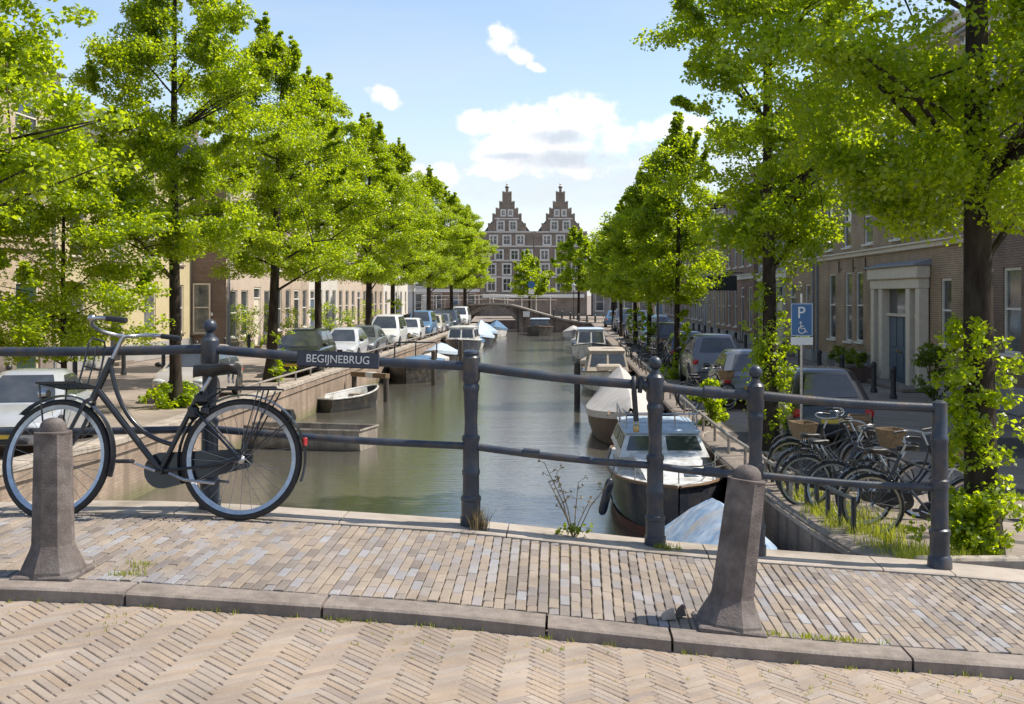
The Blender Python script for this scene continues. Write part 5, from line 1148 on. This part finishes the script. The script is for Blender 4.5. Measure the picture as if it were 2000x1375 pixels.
# B1 white topped cruiser, bow towards the bridge
rt, bt, gt, ox = boat('white decked cruiser with navy hull and steel roof rail moored below the right railing', 1.82, 16.1, R(-90), L=5.2, B=2.0, F=.78, bow=.14, hull='hull_navy_' if False else 'hull_dark', strake='teak', kind='deck', blunt=3.2, boot='rust')
m_ = MB(); m_.loft([[(ox(t), -bt(t)*k, gt(t)+z) for t, k, z in ((.2,.78,0),(.86,.66,0),(.86,.0,0))]+[(ox(.86), bt(.86)*.66, gt(.86)), (ox(.2), bt(.2)*.78, gt(.2))], [(ox(t), -bt(t)*k, gt(t)+z) for t, k, z in ((.24,.70,.30),(.72,.62,.26),(.72,0,.28))]+[(ox(.72), bt(.72)*.62, gt(.72)+.26), (ox(.24), bt(.24)*.70, gt(.24)+.30)]]); m_.build('trunk_cabin', MT['hull_white'], rt, smooth=20)
cabin(rt, ox(.06), ox(.55), .86, .70, 1.02, 1.40, 'hull_white', (.5, .12), 'paleblue', 'wheelhouse')
for s in (-1, 1):
    m_ = MB(); m_.quad((ox(.74), s*.18, gt(.74)+.20), (ox(.83), s*.2, gt(.83)+.02+.06), (ox(.83), s*.52, gt(.83)+.05), (ox(.74), s*.50, gt(.74)+.18)); m_.build('fore_window', MT['glass'], rt)
m_ = MB()
for z in (1.58, 1.74): m_.tube([(ox(.08), -.74, z), (ox(.40), -.74, z), (ox(.44), -.68, z), (ox(.44), .68, z), (ox(.40), .74, z), (ox(.08), .74, z)], .014, 6)
for x_, y_ in ((.1,-.74),(.1,.74),(.25,-.74),(.25,.74),(.44,-.66),(.44,-.25),(.44,.25),(.44,.66)): m_.tube([(ox(x_), y_, 1.46), (ox(x_), y_, 1.74)], .013, 6)
m_.build('roof_rail', MT['steel'], rt, smooth=50)
m_ = MB(); pts = [(ox(t), -bt(t)*.92, gt(t)+.30) for t in (.55, .7, .85, .94)]+[(ox(.985), 0, gt(1)+.32)]+[(ox(t), bt(t)*.92, gt(t)+.30) for t in (.94, .85, .7, .55)]; m_.tube(pts, .013, 6)
for p in (pts[0], pts[2], pts[4], pts[6], pts[8]): m_.tube([(p[0], p[1], p[2]-.3), p], .011, 5)
m_.build('pulpit', MT['steel'], rt, smooth=50)
fd = thing('fender', 'long dark fender hanging at the side of the white decked cruiser', 'fender', (.70, 14.75*FS, -.42)); fd.rotation_euler = (0, R(14), 0); m_ = MB(); m_.lathe([(.02, -.32), (.06, -.29), (.075, -.22), (.075, .22), (.06, .29), (.02, .33)], 10); m_.tube([(0, 0, .32), (.02, 0, .62)], .008, 5); m_.build('bumper', MT['hull_dark'], fd, smooth=50)
# B2 tarp covered boat right below the railing
boat('boat under a creased blue and white tarpaulin tight below the leaning bollard', 1.92, 10.2, R(-90), L=4.2, B=1.75, F=.62, bow=.12, hull='hull_dark', cover='bluetarp', ridge=.80, kind='deck', blunt=3.0)
for nm_, P_ in (('mooring_rope', [(1.2, 21.2, -.15), (2.2, 20.6, -.12), (2.95, 20.3, gz(2.95, 20.3)+.02)]), ('mooring_rope', [(2.75, 24.0, -.1), (2.9, 24.6, .1), (3.05, 24.9, gz(3.05, 24.9)+.1)])):
    k_ = 'bow' if P_[0][0] < 2 else 'stern'
    ro = thing(nm_, 'pale mooring rope from the %s of the white decked cruiser to the quay' % k_, 'rope', P_[0]); m_ = MB(); m_.tube([Vector(p)-Vector(P_[0]) for p in P_], .014, 6); m_.build('rope', MT['beige'], ro, smooth=60)
# B3 grey tarp
rt, bt, gt, ox = boat('brown hulled boat with a peaked grey tarpaulin beyond the white decked cruiser', 1.72, 24.8, R(-90), L=5.6, B=2.1, F=.72, bow=.22, hull='hull_brown', cover='tarp', ridge=1.05, ridge2=.42, kind='deck', blunt=2.6)
m_ = MB(); m_.tube([(ox(.55), -.3, 1.0), (ox(1.02), -.62, .9)], .025, 6); m_.build('boathook', MT['wood'], rt)
# B4 beige canopy
rt, bt, gt, ox = boat('sloop with beige canvas canopy and clear windows on the right side', 1.78, 36.5, R(-90), L=6.0, B=2.2, F=.75, bow=.25, hull='hull_white', kind='deck', boot='hull_dark'); cabin(rt, ox(.12), ox(.62), .92, .74, .78, 1.62, 'beige', (.5, .1), 'beige', 'canopy')
m_ = MB(); m_.box((ox(.8), 0, gt(.8)+.16), (.9, 1.0, .26), bev=.06); m_.build('foredeck_hatch', MT['beige'], rt)
# B5 cabin cruiser
rt, bt, gt, ox = boat('white cabin cruiser with dark windows in the right row', 1.6, 53.5, R(-90), L=6.5, B=2.3, F=.8, bow=.35, hull='hull_white', kind='deck', boot='hull_dark', strake='hull_dark'); cabin(rt, ox(.12), ox(.66), .95, .8, .8, 1.85, 'hull_white', (.6, .15), 'paleblue', 'wheelhouse')
boat('small boat under a pale cover ahead of the white cabin cruiser', 1.4, 66, R(-90), L=4.5, B=1.8, F=.5, hull='hull_black', cover='tarp', ridge=.45, kind='deck')
boat('light covered boat at the right bank just before the arched bridge', .8, 80, R(-90), L=5, B=1.9, F=.55, hull='hull_white', cover='tarp', ridge=.6, kind='deck')
rt, bt, gt, ox = boat('dark hulled launch with pale roof lying in mid canal before the arched bridge', -2.5, 87, R(-90), L=6, B=2.7, F=.75, bow=.2, hull='hull_black', kind='deck'); cabin(rt, ox(.1), ox(.62), 1.05, .95, .8, 1.55, 'hull_black', (.4, .1), 'paleblue', 'wheelhouse')
# left bank
rt, bt, gt, ox = boat('small open white rowing boat lying at the left quay wall', -7.6, 30.6, R(62), L=2.7, B=1.35, F=.46, bow=.26, hull='hull_black', strake='hull_white', kind='open', inner='hull_white', name='rowing_boat')
rt, bt, gt, ox = boat('flat grey wooden punt with black outboard motor near the left quay wall', -7.0, 22.9, R(168), L=3.3, B=1.35, F=.52, bow=.05, hull='greywood', strake='greywood', kind='open', name='punt', stern=.95); outboard(rt, ox(.62), .45)
rt, bt, gt, ox = boat('dark sloop with blue cover and tubular windscreen frame left of the canal middle', -7.1, 41.5, R(-90), L=6.2, B=2.4, F=.72, bow=.25, hull='hull_black', cover='deepblue', ridge=.32, kind='sloop', blunt=2.8)
m_ = MB()
for xx in (ox(.50),): 
    zt, zb = 1.72, .95; m_.tube([(xx+.15, -1.0, zb), (xx, -1.0, zt-.08), (xx, -.92, zt), (xx, .92, zt), (xx, 1.0, zt-.08), (xx+.15, 1.0, zb)], .035, 6); m_.tube([(xx, 0, zt), (xx+.15, 0, zb)], .03, 6); m_.tube([(xx+.15, -1.0, zb), (xx+.15, 1.0, zb)], .03, 6)
m_.build('windscreen_frame', MT['darkpaint'], rt, smooth=50)
boat('boat under a pale blue cover between the dark sloop and the white tender', -7.4, 51.8, R(-90), L=4.6, B=1.8, F=.55, hull='hull_black', cover='paleblue', ridge=.55, kind='deck')
rt, bt, gt, ox = boat('broad white tender with clear canopy in the left row', -7.0, 59.5, R(-90), L=6.5, B=2.4, F=.85, bow=.25, hull='hull_dark', kind='deck', strake='hull_white'); cabin(rt, ox(.15), ox(.66), 1.0, .85, .85, 1.75, 'hull_white', (.5, .1), 'hull_white', 'canopy')
boat('boat with steep pale blue cover beyond the white tender', -6.6, 68.5, R(-90), L=5, B=1.9, F=.7, hull='hull_dark', cover='paleblue', ridge=1.3, kind='deck')
boat('boat with blue white cover far along the left row', -6.9, 76, R(-90), L=5, B=2.0, F=.7, hull='hull_black', cover='bluetarp', ridge=.8, kind='deck')
boat('boat with blue canvas at the far end of the left row', -6.6, 84, R(-90), L=5, B=2.0, F=.7, hull='hull_white', cover='deepblue', ridge=.8, kind='deck')
boat('black boat under a grey tarpaulin beyond the dark sloop', -7.2, 46.8, R(-90), L=4.2, B=1.7, F=.5, hull='hull_black', cover='tarp', ridge=.35, kind='deck')
boat('white boat with deep blue cover just beyond the white tender', -6.9, 64.2, R(-90), L=4, B=1.8, F=.6, hull='hull_white', cover='deepblue', ridge=.6, kind='deck')
boat('low black boat with pale blue cover in the middle of the left row', -6.8, 72.3, R(-90), L=3.8, B=1.8, F=.55, hull='hull_black', cover='paleblue', ridge=.6, kind='deck')
boat('low boat under beige canvas between the beige canopy sloop and the white cabin cruiser', 1.75, 44.8, R(-90), L=4.6, B=1.8, F=.55, hull='hull_brown', cover='beige', ridge=.5, kind='deck')
boat('dark boat with deep blue cover just beyond the white cabin cruiser', 1.5, 60.2, R(-90), L=4.4, B=1.9, F=.6, hull='hull_black', cover='deepblue', ridge=.6, kind='deck')
rt, bt, gt, ox = boat('open grey dinghy lying between the brown tarpaulin boat and the beige canopy sloop', 1.9, 30.4, R(-90), L=3.2, B=1.4, F=.45, hull='hull_white', strake='teak', kind='open')
# mooring poles and the little landing beam
lb = thing('landing_stage', 'two posts carrying a short plank beam beside the white rowing boat', 'landing stage', (0, 0, 0))
for x, y in ((-6.65, 32.4*FS), (-8.05, 32.4*FS+1.2)): m_ = MB(); m_.lathe([(.10, -1.4), (.10, .9), (.06, .93)], 10, (x, y, ZW)); m_.build('post', MT['pole'], lb)
m_ = MB(); m_.box((0, 0, 0), (2.0, .2, .18), M=Matrix.Translation((-7.35, 32.4*FS+.6, -.02)) @ Matrix.Rotation(R(-40), 4, 'Z')); m_.build('beam', MT['wood'], lb); m_ = MB(); m_.box((0, 0, 0), (.42, .22, .2), M=Matrix.Translation((-7.3, 32.4*FS+.56, -.015)) @ Matrix.Rotation(R(-40), 4, 'Z')); m_.build('fender_pad', MT['signwhite'], lb)
mp = thing('mooring_pole', 'dark timber mooring pole standing right of the dark sloop', 'mooring pole', (-5.75, 38.2*FS, ZW)); m_ = MB(); m_.lathe([(.11, -1.4), (.11, 1.5), (.05, 1.56)], 10); m_.build('shaft', MT['pole'], mp)
mp2 = dup(mp, (-5.6, 47*FS, ZW), 0, 'dark timber mooring pole in front of the pale blue covered boat'); mp3 = dup(mp, (.45, 31.5*FS, ZW), 0, 'dark timber mooring pole beside the beige canopy sloop')

# ------------------------------------------------------------------ quay rails
def quay_rail(label, x, y0, y1, h, step, zoff):
    root = thing('quay_rail', label, 'rail', (x, 0, 0)); ys_ = np.arange(y0*FS, y1*FS, step)
    for y in ys_[:26]: m_ = MB(); m_.tube([(0, y, gz(x, y)+zoff-.05), (0, y, gz(x, y)+zoff+h-.01)], .028, 8); m_.build('post', MT['quayrail'], root)
    m_ = MB(); m_.tube([(0, y, gz(x, y)+zoff+h) for y in ys_], .032, 8); m_.build('top_rail', MT['quayrail'], root, smooth=50)
quay_rail('low iron rail along the edge of the right quay', 3.02, 11.6, 62, .36, 2.0, 0); quay_rail('low iron rail along the edge of the left quay', -8.62, 23.0, 60, .28, 2.2, .24)

# ------------------------------------------------------------------ parked bicycles
GB = 'bicycles in the rack by the right quay'
bk = bicycle('black upright bicycle with wicker basket in the rack', (3.12, 11.3*FS, gz(3.6, 11.3*FS)), R(-4), steer=R(14), lean=R(5), full=False, carrier=False, basket=True, group=GB)
bs = bicycle('slim bicycle with pale steel rims in the rack left of the basket', (3.2, 11.85*FS, gz(3.5, 11.85*FS)), R(3), steer=R(-12), lean=R(-4), full=False, carrier=False, style='sport', group=GB, frame='rail', rim='steel')
bc = bicycle('bicycle with wooden front crate at the left end of the rack', (3.55, 13.6*FS, gz(3.8, 13.6*FS)), R(-28), steer=R(10), lean=R(4), full=False, carrier=False, crate=True, group=GB)
for o, (x, y), rz, le, lab in ((bs, (4.4, 10.7), 176, 5, 'dark bicycle whose wheel stands clear in front of the others'), (bk, (3.5, 10.15), 4, -4, 'nearest bicycle in the rack just behind the end post'), (bs, (4.5, 9.6), 172, -5, 'bicycle facing the canal at the near end of the rack'), (bk, (4.5, 12.5), 184, 4, 'basket bicycle at the back of the rack'), (bs, (3.35, 12.9), -6, 3, 'slim bicycle at the back of the rack next to the crate bicycle')):
    y *= FS; d = dup(o, (x, y, gz(x+.5, y)), R(rz), lab); d.rotation_euler = (R(le), 0, R(rz))
for i, (x, y, rz, o, lab) in enumerate(((3.2, 22.3, 20, bk, 'bicycle leaning by the quay rail beside the grey hatchback'), (3.25, 23.1, 12, bs, 'slim bicycle by the quay rail beside the grey hatchback'), (3.3, 34.2, 8, bs, 'bicycle at the foot of the lindens before the lantern post'), (3.25, 35.0, -4, bk, 'basket bicycle at the foot of the lindens before the lantern post'), (3.3, 38.8, 6, bk, 'bicycle just beyond the lantern post'), (3.3, 39.7, 10, bs, 'slim bicycle just beyond the lantern post'), (3.3, 46, 4, bk, 'bicycle beside the blue van'), (3.3, 47, 8, bs, 'slim bicycle beside the blue van'))):
    y *= FS; d = dup(o, (x, y, gz(x+.4, y)), R(rz), lab); d['group'] = 'bicycles standing along the right quay rail'
b9 = dup(bk, (6.35, 10.1*FS, gz(6.5, 10.1*FS)), R(80), 'dark bicycle cut by the frame edge right of the thick trunk'); b9['group'] = 'bicycles standing along the right quay rail'
rk = thing('bicycle_rack', 'low dark iron rack holding the parked bicycles on the right bank', 'bicycle rack', (0, 0, 0))
for y in np.arange(9.4*FS, 13.6*FS, .62):
    m_ = MB(); z = gz(3.2, y); m_.tube([(3.12, y, z-.05), (3.12, y, z+.42)], .03, 8); m_.build('stub_post', MT['darkpaint'], rk)
m_ = MB(); m_.tube([(3.12, y, gz(3.2, y)+.40) for y in np.arange(9.4*FS, 13.7*FS, .62)], .024, 8); m_.build('cross_bar', MT['darkpaint'], rk, smooth=50)

# ------------------------------------------------------------------ parking sign, street bollards, planters
ps = thing('parking_sign', 'blue P sign with wheelchair symbol and white plate under it', 'sign', (4.33, 15.9*FS, gz(4.33, 15.9*FS)))
m_ = MB(); m_.tube([(0, .035, 0), (0, .035, 2.98)], .028, 8); m_.build('pole', MT['steel'], ps, smooth=50)
m_ = MB(); m_.box((0, 0, 2.50), (.40, .012, .60), bev=.005); m_.build('board', MT['signblue'], ps)
m_ = MB()
for s in (-1, 1): m_.box((s*.188, -.0075, 2.5), (.008, .003, .58)); m_.box((0, -.0075, 2.5+s*.288), (.37, .003, .008))
m_.build('border', MT['signwhite'], ps)
text_mesh('letter', 'P', .30, MT['signwhite'], ps, Matrix.Translation((-.01, -.009, 2.62)) @ Matrix.Rotation(R(90), 4, 'X'), .0015, 1.0)
m_ = MB(); T0 = Matrix.Translation((0, -.009, 2.34)); 
def flat(p): return [(a, 0, b) for a, b in p]
m_.tube(flat([(-.02, .075), (-.015, .0), (.05, .0), (.075, -.065), (.10, -.06)]), .011, 5, M=T0); m_.tube(flat([(-.018, .04), (.035, .04)]), .009, 5, M=T0); m_.tube([(.0+.06*math.cos(R(a)), 0, -.03+.06*math.sin(R(a))) for a in range(120, 356, 15)], .009, 5, M=T0); m_.sphere((-.022, 0, .105), (.02, .006, .02), 10, 6, M=T0)
m_.build('wheelchair_symbol', MT['signwhite'], ps)
m_ = MB(); m_.box((0, 0, 2.11), (.40, .012, .145), bev=.005); m_.build('lower_plate', MT['signwhite'], ps)
g = 'bollards along the right pavement'
sb = thing('pavement_bollard', 'dark bollard left of the blue portal door', 'bollard', (9.55, 26.9*FS, 0), 0, g); m_ = MB(); m_.lathe([(.12, 0), (.11, .08), (.085, .12), (.08, .78), (.10, .80), (.10, .84), (.06, .92), (.01, .95)], 10); m_.build('shaft', MT['darkpaint'], sb, smooth=40)
dup(sb, (9.55, 25.3*FS, 0), 0, 'dark bollard right in front of the blue portal door')
ORD = 'first second third fourth fifth sixth seventh eighth ninth tenth eleventh twelfth thirteenth fourteenth fifteenth sixteenth'.split()
for i, y in enumerate(np.arange(30*FS, 66*FS, 3.6)): dup(sb, (9.55, float(y), 0), 0, 'dark bollard on the right pavement, %s in the row beyond the blue portal door' % ORD[i])
sl_ = dup(sb, (-16.6, 26.0*FS, 0), 0, 'dark bollard on the left pavement, first in the row behind the silver saloon'); sl_['group'] = 'bollards along the left pavement'
for y in np.arange(29.5*FS, 46*FS, 4.4): dup(sl_, (-16.6, float(y), 0), 0, 'dark bollard on the left pavement, %s in the row behind the silver saloon' % ORD[1+int(round((y-29.5*FS)/4.4))])
def planter(label, x, y, w_, h_, mat, seed, r=.3):
    p = thing('planter', label, 'planter', (x, y*FS, 0)); m_ = MB(); m_.loft([[(a*w_*k, b*w_*k, z) for a, b in ((-.5,-.5),(.5,-.5),(.5,.5),(-.5,.5))] for k, z in ((.8, 0), (1, h_*.95), (1.06, h_*.95), (1.06, h_), (.9, h_), (.88, h_-.05))]); m_.build('pot', MT[mat], p)
    gg = random.Random(seed); put('plant', leaves_mesh('plant', [(gg.uniform(-r, r), gg.uniform(-r, r), h_+gg.uniform(.05, .5)) for _ in range(14)], [.16]*14, 40, .09, MT['leaf_dark'], seed, .9), p)
planter('square grey planter with trailing green plant beside the brown brick house', 10.25, 33.0, .75, .55, 'p_grey', 4); planter('second grey planter next to the square one in front of the sash windows', 10.25, 31.7, .7, .5, 'p_grey', 5); planter('round brown tub with low plant beside the cellar hood', 10.2, 30.2, .8, .5, 'terracotta', 6)
def bush(label, x, y, z, n, r, h, seed, name='shrub', mat='leaf', size=.11):
    gg = random.Random(seed); b = thing(name, label, 'shrub', (x, y*FS, z)); cl = [(gg.gauss(0, r*.5), gg.gauss(0, r*.5), h*gg.uniform(.1, 1)) for _ in range(n)]
    put('foliage', leaves_mesh('foliage', cl, [r*.42*gg.uniform(.7, 1.3) for _ in cl], 46, size, MT[mat], seed, .85), b)
    m_ = MB()
    for c in cl[:7]: m_.tube([(0, 0, 0), (c[0]*.5, c[1]*.5, c[2]*.6), c], .012, 5)
    m_.build('stems', MT['bark'], b)
for i, (x, y, r, h, l) in enumerate(((-16.9, 46.5, .9, 2.4, 'climbing shrub in the corner of the brown end wall'), (-15.6, 50.5, .8, 2.2, 'leafy shrub in front of the pinkish house'), (-15.6, 57, .8, 2.4, 'leafy shrub in front of the buff brick house'), (-15.7, 63, .7, 2.0, 'leafy shrub before the white plastered house'), (-15.7, 68.5, .9, 2.6, 'tall shrub before the pale pink house'), (3.35, 20.0, .35, 1.0, 'bright green shrub sprouting at the right quay edge behind the railing'), (10.2, 24.0, .5, 1.7, 'dark shrub right of the blue portal door'))):
    bush(l, x, y, 0, 26, r, h, 80+i, mat='leaf' if i != 6 else 'leaf_dark')

# ------------------------------------------------------------------ grass, weeds, dry stems
gg = random.Random(5); pts = []
for _ in range(260):
    y = gg.uniform(7.4, 12.5)*FS; x = 3.05+abs(gg.gauss(0, .30)); pts.append((x, y, gz(x, y)-.02))
pts = [p for p in pts if math.sin(p[1]*1.9)+math.sin(p[1]*4.3+p[0]*7) > -.5]
blades('bank_grass', pts, .20, 'grass', 1, 16, .09, wd=.005, bend=.9)
pts = [(gg.uniform(2.9, 8), gg.uniform(6.4, 13)*FS, 0) for _ in range(150)]; blades('street_weeds', [(x, y, gz(x, y)-.01) for x, y, _ in pts], .07, 'grass', 2, 14, .05, wd=.004)
pts = []
for _ in range(70):
    x = gg.uniform(-3.4, 3.2); pts.append((x, KY0-.012+gg.gauss(0, .006), zd(x)-.06))
for _ in range(26): pts.append((gg.gauss(1.15, .18), KY1+.04, 0)); pts[-1] = (pts[-1][0], pts[-1][1], zd(pts[-1][0]))
for _ in range(16): x = gg.gauss(-2.02, .05); pts.append((x, gg.uniform(4.0, 4.2)*FS, zd(x)))
blades('joint_weeds', pts, .026, 'grass', 3, 9, .014, wd=.0022)
pts = []
for _ in range(520):
    x = gg.uniform(-3.6, 3.0); y = KY1+.05+gg.random()*1.45; x = round(x/P_W)*P_W; pts.append((x-.025, y, zd(x)-.012))
blades('path_moss', pts, .012, 'grass', 4, 5, .006, wd=.0022)
pts = []
for _ in range(300):
    x = gg.uniform(-2.6, 2.6); pts.append((x, gg.uniform(4.1, 5.0), zd(x)-.045))
blades('road_moss', pts, .016, 'grass', 6, 4, .006, wd=.002)
# dry tuft at the middle post, seedhead plant, weed at the right post
tf = thing('dry_tuft', 'dry straw coloured tuft growing at the foot of the middle railing post', 'weed', (-.50, 5.2*FS-.085, zd(-.5))); blades('stems', [(gg.gauss(0, .035), gg.gauss(0, .02), 0) for _ in range(14)], .15, 'dry', 7, 8, .012, parent=tf, kind=None, wd=.003, bend=.9)
for nm, X, lab, sd in (('weed_plant', .055, 'tall thin weed with dry seed heads on the coping between two railing posts', 11), ):
    wp = thing(nm, lab, 'weed', (X, 5.2*FS, zd(X)+.01)); m_ = MB(); tips = []; g3 = random.Random(sd)
    for k in range(7):
        a = g3.uniform(-.20, .30); h = g3.uniform(.16, .46); p = [(a*.05, 0, 0), (a*.35, g3.uniform(-.02, .02), h*.45), (a, g3.uniform(-.03, .03), h)]; m_.tube(p, [.004, .003, .002], 4)
        for j in range(5): t = g3.uniform(.35, 1); b = Vector(p[1]).lerp(Vector(p[2]), t); e = b+Vector((g3.uniform(-.05, .05), g3.uniform(-.02, .02), g3.uniform(.01, .05))); m_.tube([b, e], .0016, 3); tips.append(e)
    m_.build('stems', MT['dry'], wp); put('seed_heads', leaves_mesh('seed_heads', tips, [.012]*len(tips), 5, .016, MT['dry'], 9, 1), wp); put('leaves', leaves_mesh('leaves', [(g3.gauss(0, .05), g3.gauss(0, .02), g3.uniform(.01, .08)) for _ in range(10)], [.03]*10, 8, .03, MT['leaf_dark'], 8, 1), wp)
tw = thing('weed_plant', 'small green weed at the foot of the ball topped post with the padlock', 'weed', (.56, 5.2*FS-.085, zd(.56))); blades('blades', [(gg.gauss(0, .05), gg.gauss(0, .015), 0) for _ in range(12)], .05, 'grass', 12, 8, .01, parent=tw, kind=None, wd=.003)
# stone edging round the tree patch
ed = thing('tree_kerb', 'worn stone edging in front of the thick dark linden trunk', 'kerb', (0, 7.45*FS, 0)); x = 3.0
for ln in (1.0, .95, 1.1, 1.0, 1.05, 1.0): 
    m_ = MB(); z = gz(x+ln/2, 7.45*FS); m_.box((x+ln/2, 0, z+.02), (ln-.015, .16, .22), bev=.02); m_.build('edge_stone', MT['coping'], ed); x += ln
